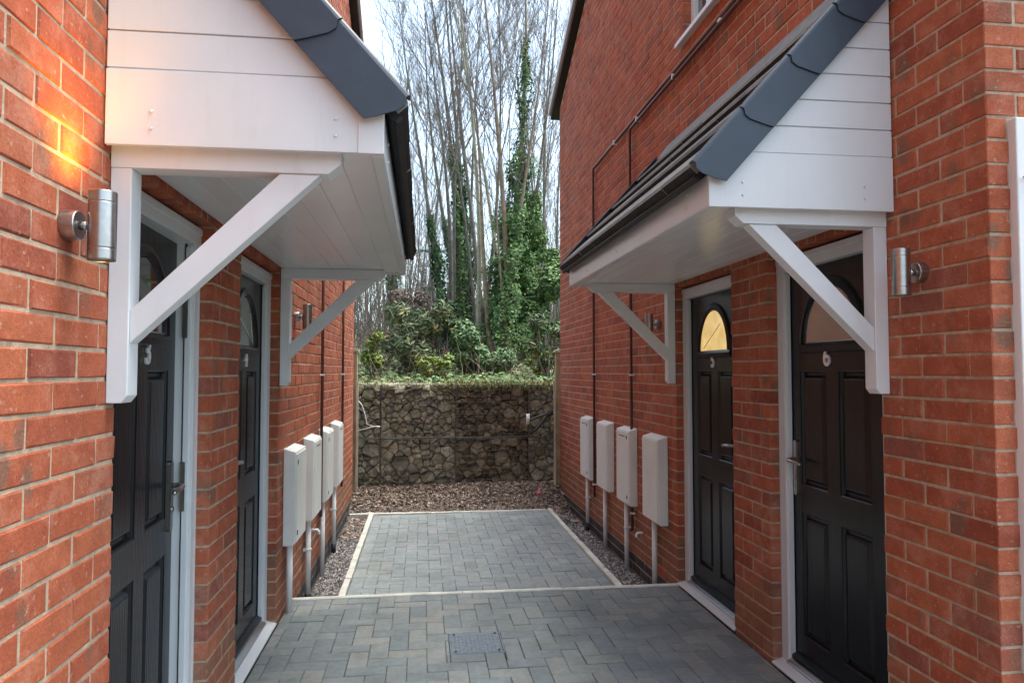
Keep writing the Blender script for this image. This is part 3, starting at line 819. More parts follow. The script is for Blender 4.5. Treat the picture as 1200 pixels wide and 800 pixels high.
# ------------------------------------------------------------------ wall lights
def wall_light(xwall, sgn, y, z, label, lit=False):
    root = empty('wall_light', (xwall, y, z), label, 'wall light', 'steel up and down wall lights')
    X = lambda s: xwall + sgn*s
    m = MB(); m.tube([(X(0.0), y, z), (X(0.001), y, z), (X(0.030), y, z), (X(0.031), y, z), (X(0.0325), y, z), (X(0.033), y, z)], [0.036,0.036,0.036,0.0358,0.034,0.032], 32); m.build('wall_plate', M['steel'], root)
    m = MB(); m.tube([(X(0.033), y, z), (X(0.052), y, z)], 0.011, 12); m.build('arm', M['steel'], root)
    m = MB(); xc = X(0.082); R = 0.031; h = 0.082
    m.tube([(xc,y,z-h),(xc,y,z-h+0.001),(xc,y,z-h+0.003),(xc,y,z-h+0.024),(xc,y,z-h+0.026),(xc,y,z-h+0.027),(xc,y,z-h+0.028),(xc,y,z-h+0.031),(xc,y,z+h-0.031),(xc,y,z+h-0.028),(xc,y,z+h-0.027),(xc,y,z+h-0.026),(xc,y,z+h-0.024),(xc,y,z+h-0.003),(xc,y,z+h-0.001),(xc,y,z+h)],
           [R-0.001,R,R,R,R,R-0.001,R,R,R,R,R-0.001,R,R,R,R,R-0.001], 32, cap=False)
    m.build('lamp_body', M['steel'], root)
    for zz in (z-h+0.006, z+h-0.006):
        m = MB(); m.tube([(xc,y,zz-0.001),(xc,y,zz+0.001)], R-0.002, 24)
        m.build('lens', M['lens_lit'] if lit and zz > z else M['lens'], root)
    if lit:
        ld = bpy.data.lights.new('lamp_glow', 'SPOT'); lo = bpy.data.objects.new('lamp_glow', ld); COL.objects.link(lo)
        lo.location = (xc-xwall, 0, h+0.004); lo.parent = root
        lo.rotation_euler = (radians(180), radians(-24), 0)
        ld.energy = 4.5; ld.color = (1.0, 0.40, 0.03); ld.spot_size = radians(105); ld.spot_blend = 1.0; ld.shadow_soft_size = 0.05
    return root
wall_light(XL, 1, 1.80, 1.815, 'lit steel up-and-down wall light beside door 3, glowing orange', True)
wall_light(XL, 1, 4.86, 1.83, 'unlit steel wall light beyond the left canopy, above the nearest left meter box')
wall_light(XR, -1, 2.335, 1.82, 'unlit steel wall light on the brick beside door 6')
wall_light(XR, -1, 5.18, 1.82, 'unlit steel wall light beyond the right canopy, above the nearest right meter box')

# ------------------------------------------------------------------ meter boxes and pipes
def meter_box(xwall, sgn, ya, z0, z1, label, vent, locks, pipe):
    D = 0.075; yb = ya + 0.37
    root = empty('meter_box', (xwall, (ya+yb)/2, z0), label, 'meter box', 'white meter boxes on the walls')
    X = lambda s: xwall + sgn*s
    m = MB()
    m.prism_y([(X(0.001), z0), (X(D-0.02), z0), (X(D), z0+0.012), (X(D), z1-0.022), (X(0.001), z1)], ya, yb)
    m.build('box', M['meter'], root, bevel=0.006, seg=3)
    m = MB(); m.box((X(D+0.0), ya+0.012, z0+0.02), (X(D+0.007), yb-0.012, z1-0.035)); d = m.build('cover', M['meter'], root, bevel=0.002)
    if vent:
        m = MB()
        for zz in (z1-0.075,): m.box((X(D+0.0065), ya+0.10, zz), (X(D+0.0082), yb-0.10, zz+0.008))
        m.build('slot', M['slot'], d)
    for zz in locks:
        m = MB(); m.box((X(D+0.006), ya+0.03, zz), (X(D+0.0088), ya+0.055, zz+0.028)); m.build('lock', M['slot'], d)
    if pipe:
        py, zbot, black = pipe
        m = MB(); px = X(0.035)
        m.tube([(px, py, z0-0.002), (px, py, zbot+(0.09 if black else 0))], 0.019, 16)
        m.build('conduit', M['whitepipe'], root)
        if black:
            m = MB(); m.tube([(px, py, zbot+0.09), (px, py, zbot)], 0.021, 16); m.build('conduit_shoe', M['blackpipe'], root)
        if black or vent:
            m = MB(); m.tube([(px, py, z0-0.20), (px, py, z0-0.215)], 0.023, 16); m.box((X(0.002), py-0.028, z0-0.215), (X(0.02), py+0.028, z0-0.20)); m.build('pipe_clip', M['white_plastic'], root)
GZ = -0.20
where = ['nearest the camera, beside the bracket', 'second from the camera', 'third from the camera', 'farthest from the camera']
for i, y in enumerate((4.53, 5.26, 6.00, 6.76)):
    meter_box(XL, 1, y, 0.41, 1.0, 'white meter box on the left wall, ' + ['nearest the camera', 'second from the camera', 'third from the camera', 'farthest back'][i],
              i in (1,3), (0.47, 0.90) if i in (0,2) else (), (y+0.06, 0.0 if i == 0 else GZ, i in (1,3)))
for i, y in enumerate((5.02, 5.76, 6.48, 7.21)):
    meter_box(XR, -1, y, 0.36, 1.0, 'white meter box on the right wall, ' + ['nearest the camera', 'second from the camera', 'third from the camera', 'farthest back'][i],
              i in (1,3), (0.42, 0.91) if i in (1,3) else (), (y+0.22, GZ, i == 3))

def brown_pipe(xwall, sgn, pts, clips, label):
    root = empty('brown_pipe', pts[0], label, 'pipe', 'thin brown pipes down the walls')
    m = MB(); m.tube(pts, 0.0125, 10); m.build('pipe', M['brownpipe'], root)
    for c in clips:
        m = MB(); x, y, z = c
        if len(pts) > 2 and abs(z - pts[0][2]) < 0.01:
            m.box((x-0.018, y-0.008, z-0.02), (x+0.018, y+0.008, z+0.02))
        else:
            m.box((x-0.018, y-0.02, z-0.007), (x+0.018, y+0.02, z+0.007))
        m.build('pipe_clip', M['white_plastic'], root, bevel=0.002)
xr = XR - 0.028
brown_pipe(XR, -1, [(xr, 2.9, 3.555), (xr, 7.12, 3.555), (xr, 7.15, 3.53), (xr, 7.15, 0.20)], [(xr, 6.3, 3.555), (xr, 7.15, 1.44), (xr, 7.15, 0.33)],
           'brown pipe turning down the right wall to the farthest meter box')
brown_pipe(XR, -1, [(xr-0.004, 2.9, 3.515), (xr-0.004, 5.79, 3.515), (xr-0.004, 5.82, 3.49), (xr-0.004, 5.82, 0.16)], [(xr, 5.6, 3.525), (xr, 4.75, 3.525), (xr, 3.95, 3.53), (xr, 5.82, 1.44), (xr, 5.82, 0.30)],
           'brown pipe turning down the right wall beside the second meter box')
xl = XL + 0.028
brown_pipe(XL, 1, [(xl, 6.0, 4.5), (xl, 6.0, 2.0), (xl, 6.0, 0.30)], [(xl, 6.0, 1.44)], 'nearer brown pipe running straight down the left wall')
brown_pipe(XL, 1, [(xl, 7.52, 4.5), (xl, 7.52, 2.0), (xl, 7.52, 0.30)], [(xl, 7.52, 1.44)], 'farther brown pipe running straight down the left wall')
# small elbow fitting
for i, (x, y, z, lab) in enumerate(((XR-0.05, 5.62, 0.18, 'grey tap elbow poking from the right wall under the second meter box'), (XL+0.05, 5.68, 0.26, 'grey tap elbow poking from the left wall under the second meter box'))):
    m = MB(); s = 1 if x > 0 else -1
    m.tube([(x+s*0.05, y, z), (x, y, z), (x-s*0.008, y, z-0.012), (x-s*0.008, y, z-0.035)], 0.011, 10)
    tag(m.build('outlet_elbow', M['whitepipe']), lab, 'pipe fitting', 'small pipe outlets')

# ------------------------------------------------------------------ paving
def herringbone(mb, x0, x1, y0, y1, z, r, holes=(), zf=None, ox=0, oy=0):
    u = 0.1
    def cutrect(rects, h):
        out = []
        for (a, b, c, d) in rects:
            ha, hb, hc, hd = h
            if b <= ha or a >= hb or d <= hc or c >= hd: out.append((a, b, c, d)); continue
            if a < ha: out.append((a, ha, c, d)); a = ha
            if b > hb: out.append((hb, b, c, d)); b = hb
            if c < hc: out.append((a, b, c, hc))
            if d > hd: out.append((a, b, hd, d))
        return out
    i0, i1 = int((x0-ox)/u)-3, int((x1-ox)/u)+3
    j0, j1 = int((y0-oy)/u)-3, int((y1-oy)/u)+3
    for i in range(i0, i1):
        for j in range(j0, j1):
            k = (i-j) % 4
            if k == 0: a, b, c, d = i*u, (i+2)*u, j*u, (j+1)*u
            elif k == 2: a, b, c, d = i*u, (i+1)*u, (j-1)*u, (j+1)*u
            else: continue
            a += ox; b += ox; c += oy; d += oy
            rs = [(max(a, x0), min(b, x1), max(c, y0), min(d, y1))]
            if rs[0][1]-rs[0][0] < 0.015 or rs[0][3]-rs[0][2] < 0.015: continue
            for h in holes: rs = cutrect(rs, h)
            for (a, b, c, d) in rs:
                if b-a < 0.015 or d-c < 0.015: continue
                g = 0.0012; ch = 0.0035
                jj = lambda s=0.0010: r.uniform(-s, s)
                dz = r.uniform(-0.0025, 0.0025)
                tx, ty = r.uniform(-0.006, 0.006), r.uniform(-0.006, 0.006)
                cx, cy = (a+b)/2, (c+d)/2
                def Z(x, y): return (zf(x, y) if zf else z) + dz + (x-cx)*tx + (y-cy)*ty
                A, B, Cc, D = a+g+jj(), b-g+jj(), c+g+jj(), d-g+jj()
                ring0 = [(A,Cc),(B,Cc),(B,D),(A,D)]; ring1 = [(A+ch,Cc+ch),(B-ch,Cc+ch),(B-ch,D-ch),(A+ch,D-ch)]
                vs = [(x,y,Z(x,y)-0.03) for x,y in ring0]+[(x,y,Z(x,y)-ch*0.8) for x,y in ring0]+[(x,y,Z(x,y)) for x,y in ring1]
                mb.mesh(vs, [(0,1,5,4),(1,2,6,5),(2,3,7,6),(3,0,4,7),(4,5,9,8),(5,6,10,9),(6,7,11,10),(7,4,8,11),(8,9,10,11)])
YK = 4.82
HOLE = (0.15, 0.44, 3.80, 4.10)
mb = MB(); herringbone(mb, XL+0.006, XR-0.006, 1.2, YK-0.002, 0.0, random.Random(3), [HOLE, (XL-1, XL+0.010, 2.10, 3.01), (XL-1, XL+0.010, 3.45, 4.36), (XR-0.010, XR+1, 2.58, 3.49), (XR-0.010, XR+1, 3.93, 4.84)], ox=0.03)
struct(mb.build('pavement', M['block']))
mb = MB(); herringbone(mb, XL+0.006, 3.6, -1.0, 1.198, -0.0005, random.Random(31))
struct(mb.build('front_pavement', M['block']))
mb = MB(); herringbone(mb, XR-0.004, 3.6, 1.2, RY0-0.04, -0.0005, random.Random(32))
struct(mb.build('side_pavement', M['block']))
ZB = -0.15
PX0, PX1, PY1 = -0.59, 1.50, 8.35
mb = MB(); herringbone(mb, PX0+0.05, PX1-0.05, YK+0.055, PY1-0.03, ZB, random.Random(4), zf=lambda x, y: ZB + 0.012*sin(x*1.3+y*0.7), ox=0.06, oy=0.03)
struct(mb.build('parking_pavement', M['block_back']))
m = MB(); m.box((XL-0.02, -6, -0.35), (XR+0.02, YK+0.001, -0.012)); m.box((XR+0.021, -6, -0.35), (9, RY0-0.001, -0.0125)); struct(m.build('pavement_bed', M['sand']))
m = MB(); m.box((PX0+0.04, YK+0.045, -0.35), (PX1-0.04, PY1-0.02, ZB-0.024)); struct(m.build('parking_bed', M['sand']))
# step kerb
m = MB()
def rough_bar(m, x0, y0, x1, y1, w, z0, z1, r, n=10):
    """edging bar from (x0,y0) to (x1,y1), slight irregular edges"""
    d = Vector((x1-x0, y1-y0)); L = d.length; d.normalize(); p = Vector((-d.y, d.x))
    A = []
    for i in range(n+1):
        t = i/n; c = Vector((x0, y0)) + d*L*t; e = r.uniform(-0.002,0.002); e2 = r.uniform(-0.002,0.002); ez = r.uniform(-0.002,0.002)
        a = c - p*(w/2+e); b = c + p*(w/2+e2)
        A.append([(a.x,a.y,z0),(a.x,a.y,z1-0.006+ez),(a.x+p.x*0.006,a.y+p.y*0.006,z1+ez),(b.x-p.x*0.006,b.y-p.y*0.006,z1+ez),(b.x,b.y,z1-0.006+ez),(b.x,b.y,z0)])
    for i in range(n):
        for k in range(5): m.poly([A[i][k], A[i][k+1], A[i+1][k+1], A[i+1][k]])
    m.poly(A[0]); m.poly(A[-1][::-1])
rk = random.Random(9)
xs = [XL+0.006, 0.36, XR-0.006]
rough_bar(m, XL+0.004, YK+0.022, 0.27, YK+0.030, 0.040, -0.35, 0.006, rk)
rough_bar(m, 0.275, YK+0.020, XR-0.004, YK+0.016, 0.040, -0.35, 0.008, rk)
struct(m.build('step_kerb', M['kerb']))
m = MB()
for (a, b) in ((YK+0.05, 5.75), (5.755, 6.67), (6.675, 7.58), (7.585, PY1+0.01)):
    rough_bar(m, PX0+0.022+rk.uniform(-.003,.003), a, PX0+0.022+rk.uniform(-.003,.003), b, 0.05, -0.35, ZB+0.020, rk)
    rough_bar(m, PX1-0.022+rk.uniform(-.003,.003), a, PX1-0.022+rk.uniform(-.003,.003), b, 0.05, -0.35, ZB+0.020, rk)
for (a, b) in ((PX0-0.22, 0.1), (0.105, 1.01), (1.015, PX1-0.055)):
    rough_bar(m, a, PY1+rk.uniform(-.004,.004), b, PY1+rk.uniform(-.004,.004), 0.045, -0.35, ZB+0.012, rk)
struct(m.build('edging_kerb', M['kerb']))

# access cover
cv = empty('access_cover', (0.295, 3.95, 0), 'small dark metal access cover set in the block paving', 'access cover')
m = MB(); m.box((HOLE[0]+0.012, HOLE[2]+0.012, -0.03), (HOLE[1]-0.012, HOLE[3]-0.012, 0.002))
for i in range(12):
    for j in range(11):
        x = HOLE[0]+0.026+i*0.0212; y = HOLE[2]+0.028+j*0.0222
        m.box((x, y, 0.002), (x+0.012, y+0.012, 0.0032))
m.build('cover_plate', M['iron'], cv)
m = MB()
for (a, b, c, d) in ((HOLE[0]+0.002, HOLE[1]-0.002, HOLE[2]+0.002, HOLE[2]+0.011), (HOLE[0]+0.002, HOLE[1]-0.002, HOLE[3]-0.011, HOLE[3]-0.002)):
    m.box((a, c, -0.03), (b, d, 0.001))
m.box((HOLE[0]+0.002, HOLE[2]+0.0115, -0.03), (HOLE[0]+0.011, HOLE[3]-0.0115, 0.001)); m.box((HOLE[1]-0.009, HOLE[2]+0.0115, -0.03), (HOLE[1]-0.002, HOLE[3]-0.0115, 0.004))
m.build('cover_rim', M['iron'], cv)
for (x, y) in ((HOLE[0]+0.03, HOLE[2]+0.028), (HOLE[1]-0.03, HOLE[2]+0.028), (HOLE[0]+0.03, HOLE[3]-0.028), (HOLE[1]-0.03, HOLE[3]-0.028)):
    m = MB(); m.tube([(x, y, 0.004), (x, y, 0.0065)], 0.008, 10); m.build('bolt', M['slot'], cv)

# ------------------------------------------------------------------ gravel margins and leaf litter
def sheet(name, mat, x0, x1, y0, y1, zf, n, m_, parent=None):
    mb = MB(); vs = []; fs = []
    for j in range(m_+1):
        for i in range(n+1):
            x = x0+(x1-x0)*i/n; y = y0+(y1-y0)*j/m_; vs.append((x, y, zf(x, y)))
    for j in range(m_):
        for i in range(n):
            a = j*(n+1)+i; fs.append((a, a+1, a+n+2, a+n+1))
    mb.mesh(vs, fs, True)
    return mb.build(name, mat, parent)
def litter_z(x, y):
    t = max(0, min(1, (y-8.3)/1.0))
    return GZ + 0.0 + 0.20*t*t*(3-2*t) + 0.03*noise.noise(Vector((x*2.1, y*2.1, 0))) + 0.012*noise.noise(Vector((x*7, y*7, 3)))
struct(sheet('gravel_ground', M['gravel_bed'], -4.5, 5.5, 4.84, 10.6, lambda x, y: litter_z(x, y)-0.012 if y > 8.36 else min(GZ-0.012, litter_z(x, y)-0.012), 100, 60))
def chips(mb, x0, x1, y0, y1, n, zf, r, s0=0.007, s1=0.017):
    for _ in range(n):
        x, y = r.uniform(x0, x1), r.uniform(y0, y1); s = r.uniform(s0, s1)
        z = zf(x, y) + r.uniform(-0.004, 0.006)
        a = r.uniform(0, pi); cx, sx = cos(a), sin(a)
        vs = []
        for (dx, dy, dz) in ((1,0,0),(0,1,0),(-1,0,0),(0,-1,0),(0.2,0.1,1),(0,0,-1)):
            dx *= s*r.uniform(0.7,1.3); dy *= s*r.uniform(0.5,1.0); dz *= s*r.uniform(0.45,0.8)
            vs.append((x+dx*cx-dy*sx, y+dx*sx+dy*cx, z+dz+r.uniform(-.2,.2)*s))
        mb.mesh(vs, [(0,1,4),(1,2,4),(2,3,4),(3,0,4),(1,0,5),(2,1,5),(3,2,5),(0,3,5)])
rg = random.Random(21)
zg = lambda x, y: GZ if y < 8.3 else litter_z(x, y)
mb = MB(); chips(mb, XL+0.02, PX0-0.01, YK+0.05, 8.6, 4200, zg, rg); chips(mb, PX1+0.01, XR-0.02, YK+0.05, 8.6, 4600, zg, rg)
stuff(mb.build('gravel', M['gravel']), 'grey stone chippings in the margins beside the house walls', 'gravel')
def leaves_flat(mb, n, x0, x1, y0, y1, zf, r, s0=0.018, s1=0.04):
    for _ in range(n):
        x, y = r.uniform(x0, x1), r.uniform(y0, y1); s = r.uniform(s0, s1)
        z = zf(x, y) + r.uniform(0.0, 0.025)
        a = r.uniform(0, 2*pi); tilt = r.uniform(-0.7, 0.7); tilt2 = r.uniform(-0.6, 0.6)
        R = Matrix.Rotation(a, 3, 'Z') @ Matrix.Rotation(tilt, 3, 'X') @ Matrix.Rotation(tilt2, 3, 'Y')
        pts = [Vector((-1,0,0.15)), Vector((-0.2,-0.45,0)), Vector((1,0,0.2)), Vector((-0.2,0.45,0))]
        pts = [R@(p*s)+Vector((x,y,z)) for p in pts]
        mb.mesh(pts, [(0,1,2),(0,2,3)])
mb = MB(); leaves_flat(mb, 15000, -1.3, 2.1, 8.40, 9.6, litter_z, rg, 0.012, 0.027)
leaves_flat(mb, 220, XL+0.02, PX0, 7.3, 8.5, zg, rg); leaves_flat(mb, 90, PX1, XR, 7.6, 8.5, zg, rg)
stuff(mb.build('leaf_litter', M['deadleaf']), 'brown fallen leaves covering the ground below the stone wall', 'leaf litter')
mb = MB(); chips(mb, PX0-0.2, 1.7, 8.39, 8.9, 2200, litter_z, rg, 0.008, 0.02); chips(mb, -1.3, 2.0, 8.9, 9.4, 700, litter_z, rg, 0.01, 0.025)
stuff(mb.build('loose_stones', M['gravel']), 'pale loose chippings along the far edge of the paving', 'gravel')
m = MB(); leaves_flat(m, 1, 1.45, 1.46, 8.95, 8.96, litter_z, rg, 0.05, 0.05); m.tube([(1.42,8.93,litter_z(1.4,8.9)+0.02),(1.5,8.96,litter_z(1.5,8.9)+0.04)], [0.02,0.012], 6)
tag(m.build('wrapper', M['pink']), 'small pink wrapper lying in the leaves at the right', 'litter')

# ------------------------------------------------------------------ gabion wall
GT = 1.30; GB = -0.08; GM = 0.61
def gy(x): return 9.30 + 0.12*(x+0.9)/2.6        # face of the wall, slightly skewed
def voronoi_cells(x0, x1, z0, z1, size, r):
    """power-diagram cells by half-plane clipping"""
    pts = []; tries = 0
    while tries < 9000:
        tries += 1
        s = size * r.choice((0.55, 0.75, 1.0, 1.0, 1.35, 1.7))
        x, z = r.uniform(x0, x1), r.uniform(z0, z1)
        if all((x-a)**2 + ((z-b)*1.5)**2 > ((s+c)*0.46)**2 for a, b, c in pts): pts.append((x, z, s))
    cells = []
    for i, (x, z, s) in enumerate(pts):
        poly = [(x0, z0), (x1, z0), (x1, z1), (x0, z1)]
        for j, (a, b, c) in enumerate(pts):
            if i == j or abs(a-x) > 0.5 or abs(b-z) > 0.5: continue
            dx, dz = a-x, b-z; d2 = dx*dx+dz*dz; d = sqrt(d2)
            t = 0.5 + 0.5*((s*0.46)**2-(c*0.46)**2)/d2
            t = max(0.2, min(0.8, t))
            px, pz = x+dx*t, z+dz*t
            out = []
            for k in range(len(poly)):
                p, q = poly[k], poly[(k+1) % len(poly)]
                sp = (p[0]-px)*dx+(p[1]-pz)*dz; sq = (q[0]-px)*dx+(q[1]-pz)*dz
                if sp <= 0: out.append(p)
                if (sp < 0 < sq) or (sq < 0 < sp):
                    u = sp/(sp-sq); out.append((p[0]+(q[0]-p[0])*u, p[1]+(q[1]-p[1])*u))
            poly = out
            if len(poly) < 3: break
        if len(poly) >= 3: cells.append(poly)
    return cells
def stone_mb(cells, r, recess):
    mb = MB()
    for poly in cells:
        cx = sum(p[0] for p in poly)/len(poly); cz = sum(p[1] for p in poly)/len(poly)
        # drop tiny edges
        P2 = []
        for i, p in enumerate(poly):
            q = poly[(i+1) % len(poly)]
            if (p[0]-q[0])**2+(p[1]-q[1])**2 > 0.018**2: P2.append(p)
        if len(P2) < 3: continue
        # round the corners a little by cutting them
        P3 = []
        for i, p in enumerate(P2):
            a, b = P2[i-1], P2[(i+1) % len(P2)]
            c = r.uniform(0.0, 0.14)
            P3.append((p[0]+(a[0]-p[0])*c, p[1]+(a[1]-p[1])*c)); P3.append((p[0]+(b[0]-p[0])*c, p[1]+(b[1]-p[1])*c))
        rad = sqrt(sum((p[0]-cx)**2+(p[1]-cz)**2 for p in P3)/len(P3))
        base = r.uniform(0, recess); tx, tz = r.uniform(-0.5,0.5), r.uniform(-0.25,0.65)
        sh = r.uniform(0.95, 1.0)
        rings = []
        for (sc, dp, jt) in ((sh, 0.09, 0), (sh, 0.028, 0.03), (sh*0.93, 0.012, 0.14), (sh*0.66, 0.0, 0.26)):
            rg_ = []
            for p in P3:
                f = sc*(1+r.uniform(-jt, jt)*0.6)
                x = cx+(p[0]-cx)*f; z = cz+(p[1]-cz)*f
                d = base + dp*min(1.0, rad/0.07) + ((x-cx)*tx + (z-cz)*tz if dp < 0.1 else 0) + r.uniform(-jt, jt)*rad*0.45
                rg_.append((x, gy(x)+d, z))
            rings.append(rg_)
        n = len(P3); vs = [v for g_ in rings for v in g_]
        dm = base - r.uniform(0, 0.012)
        vs.append((cx, gy(cx)+dm, cz))
        fs = []
        for k in range(3):
            for i in range(n): fs.append((k*n+i, k*n+(i+1)%n, (k+1)*n+(i+1)%n, (k+1)*n+i))
        for i in range(n): fs.append((3*n+i, 3*n+(i+1)%n, 4*n))
        mb.mesh(vs, fs, False)
    return mb
gw = empty('gabion_wall', (0.4, 9.4, GB), 'stone filled wire gabion wall closing the end of the lane', 'gabion wall')
xe = [-2.45, -1.49, -0.53, 0.43, 1.39, 2.35, 3.31]
rs = random.Random(77)
for i in range(6):
    for (za, zb) in ((GB-0.08, GM-0.008), (GM+0.008, GT)):
        x0, x1 = xe[i]+0.006, xe[i+1]-0.006
        brown = (i == 3)
        sz = (0.115 if za > 0.3 else 0.14) if not brown else (0.10 if za > 0.3 else 0.125)
        cells = voronoi_cells(x0, x1, za, zb, sz, rs)
        o = stone_mb(cells, rs, 0.02 if not brown else 0.05).build('stone_fill', M['stone_brown'] if brown else M['stone'], gw)
        if brown: o['label'] = 'darker soil-choked stones'
        w = MB()
        nx, nz = 13, max(1, round((zb-za)/0.075))
        for a in range(nx+1):
            x = x0+(x1-x0)*a/nx; rr_ = 0.0016 if 0 < a < nx else 0.004
            w.tube([(x, gy(x)-0.012, za), (x+rs.uniform(-.004,.004), gy(x)-0.016+rs.uniform(-.004,.004), (za+zb)/2), (x, gy(x)-0.012, zb)], rr_, 4, cap=False)
        for b in range(nz+1):
            z = za+(zb-za)*b/nz; rr_ = 0.0016 if 0 < b < nz else 0.005
            w.tube([(x0, gy(x0)-0.0145, z), ((x0+x1)/2, gy((x0+x1)/2)-0.018, z+rs.uniform(-.006,.006)), (x1, gy(x1)-0.0145, z)], rr_, 4, cap=False)
        # spiral lacing at the left seam
        if za > 0.3 or True:
            pts = []
            for q in range(60):
                t = q/59; pts.append((x0-0.006+0.008*cos(q*1.9), gy(x0)-0.014+0.008*sin(q*1.9), za+(zb-za)*t))
            w.tube(pts, 0.0016, 3, cap=False)
        w.build('wire_mesh', M['wire'], gw)
m = MB()
for i in range(6):
    x0, x1 = xe[i], xe[i+1]
    m.mesh([(x0,gy(x0)+0.085,GB-0.2),(x1,gy(x1)+0.085,GB-0.2),(x1,gy(x1)+0.085,GT-0.01),(x0,gy(x0)+0.085,GT-0.01),(x0,gy(x0)+1.0,GT-0.01),(x1,gy(x1)+1.0,GT-0.01)], [(0,1,2,3),(3,2,5,4)])
m.build('earth_core', M['earth'], gw)
# stones lying on the top
m = MB()
for _ in range(240):
    x = rs.uniform(-2.3, 3.2); y = gy(x)+rs.uniform(0.0, 0.55); s = rs.uniform(0.03, 0.075)
    if 0.3 < x < 1.5 and rs.random() < 0.75: continue
    vs = []; n = 7
    for (sc, z) in ((1.0, -0.03), (1.05, 0.005), (0.75, 0.022), (0.35, 0.03)):
        for k in range(n):
            a = 2*pi*k/n; f = sc*s*rs.uniform(0.82, 1.15); vs.append((x+cos(a)*f, y+sin(a)*f*0.8, GT-0.02+z*s/0.05+rs.uniform(-.004,.004)))
    fs = []
    for k in range(3):
        for i in range(n): fs.append((k*n+i, k*n+(i+1)%n, (k+1)*n+(i+1)%n, (k+1)*n+i))
    fs.append(tuple(3*n+i for i in range(n)))
    m.mesh(vs, fs)
o = m.build('top_stones', M['stone'], gw); o['kind'] = 'stuff'

# fence posts at the two house corners
def fence(x, y, sgn, z1, label):
    root = empty('fence', (x, y, -0.1), label, 'fence', 'timber fences beside the gabion wall')
    m = MB(); m.box((x-0.045, y-0.045, -0.3), (x+0.045, y+0.045, z1)); m.build('post', M['timber'], root, bevel=0.004)
    m = MB(); m.prism_y([(x-0.065, z1+0.001), (x+0.065, z1+0.001), (x+0.065, z1+0.02), (x, z1+0.045), (x-0.065, z1+0.02)], y-0.065, y+0.065); m.build('post_cap', M['timber_pale'], root)
    m = MB()
    for i in range(10):
        a = x+sgn*(0.055+i*0.148); m.box((a, y-0.01, -0.15), (a+sgn*0.143, y+0.01, z1-0.10+0.012*(i%2)))
    m.build('panel', M['timber_pale'], root, bevel=0.003)
    for z in (0.25, 1.25):
        m = MB(); m.box((x+sgn*0.05, y-0.045, z), (x+sgn*1.5, y-0.012, z+0.07)); m.build('rail', M['timber'], root)
    return root
fence(-0.855, 9.14, -1, 1.72, 'weathered timber fence with capped post at the end of the left house')
fence(1.775, 9.27, 1, 1.72, 'weathered timber fence with capped post at the end of the right house')
# gate brackets: pale battens leaning beside the posts
for (x, y, s, lab) in ((-0.80, 9.05, 1, 'pale batten fixed to the fence post by the left house'), (1.70, 9.17, -1, 'pale batten fixed to the fence post by the right house')):
    m = MB(); m.prism_y([(x-0.02, -0.15), (x+0.012, -0.15), (x+0.006*s+0.01, 0.55), (x+0.012, 1.35), (x-0.018, 1.35), (x-0.012, 0.55)], y-0.02, y+0.01)
    tag(m.build('batten', M['timber_pale'], None, bevel=0.002), lab, 'batten')
# cable ends
m = MB(); m.tube([(1.72, 9.22, 0.93), (1.60, 9.2, 0.90), (1.52, 9.16, 0.80), (1.44, 9.12, 0.72), (1.36, 9.1, 0.68)], [0.018,0.018,0.017,0.016,0.016], 8)
m.tube([(1.72, 9.22, 0.97), (1.58, 9.15, 0.92), (1.44, 9.1, 0.88), (1.34, 9.08, 0.83)], 0.014, 8)
hose = m.build('black_hose', M['blackpipe']); tag(hose, 'black hose ends poking out beside the right fence post', 'hose')
m = MB(); m.tube([(1.335, 9.08, 0.80), (1.335, 9.08, 0.93)], 0.022, 10)
m.build('hose_cap', M['white_plastic'], hose)
m = MB(); m.tube([(-0.80, 9.1, 1.12), (-0.74, 9.06, 1.05), (-0.70, 9.04, 0.93), (-0.68, 9.04, 0.82), (-0.60, 9.05, 0.79), (-0.54, 9.05, 0.79)], 0.004, 6)
m.tube([(-0.60, 9.05, 0.79), (-0.52, 9.05, 0.787)], 0.009, 8); m.tube([(-0.80, 9.1, 0.74), (-0.7, 9.05, 0.76), (-0.6, 9.05, 0.79)], 0.006, 6)
tag(m.build('white_cable', M['white_plastic']), 'thin white cable end sticking out beside the left fence post', 'cable')

# ------------------------------------------------------------------ bank behind the wall
def bank_z(x, y):
    t = max(0, y-9.9)
    b = 1.24 + 0.11*t - 0.0009*t*t if t < 50 else 1.24+5.5-2.25
    return b + 0.10*noise.noise(Vector((x*0.35, y*0.35, 1)))*min(1, t) + 0.03*noise.noise(Vector((x*1.7, y*1.7, 5)))
struct(sheet('woodland_bank', M['soil'], -45, 50, 9.95, 75, bank_z, 160, 110))
m = MB(); m.mesh([(-600,-600,-0.36),(600,-600,-0.36),(600,600,-0.36),(-600,600,-0.36)], [(0,1,2,3)]); struct(m.build('ground', M['soil']))

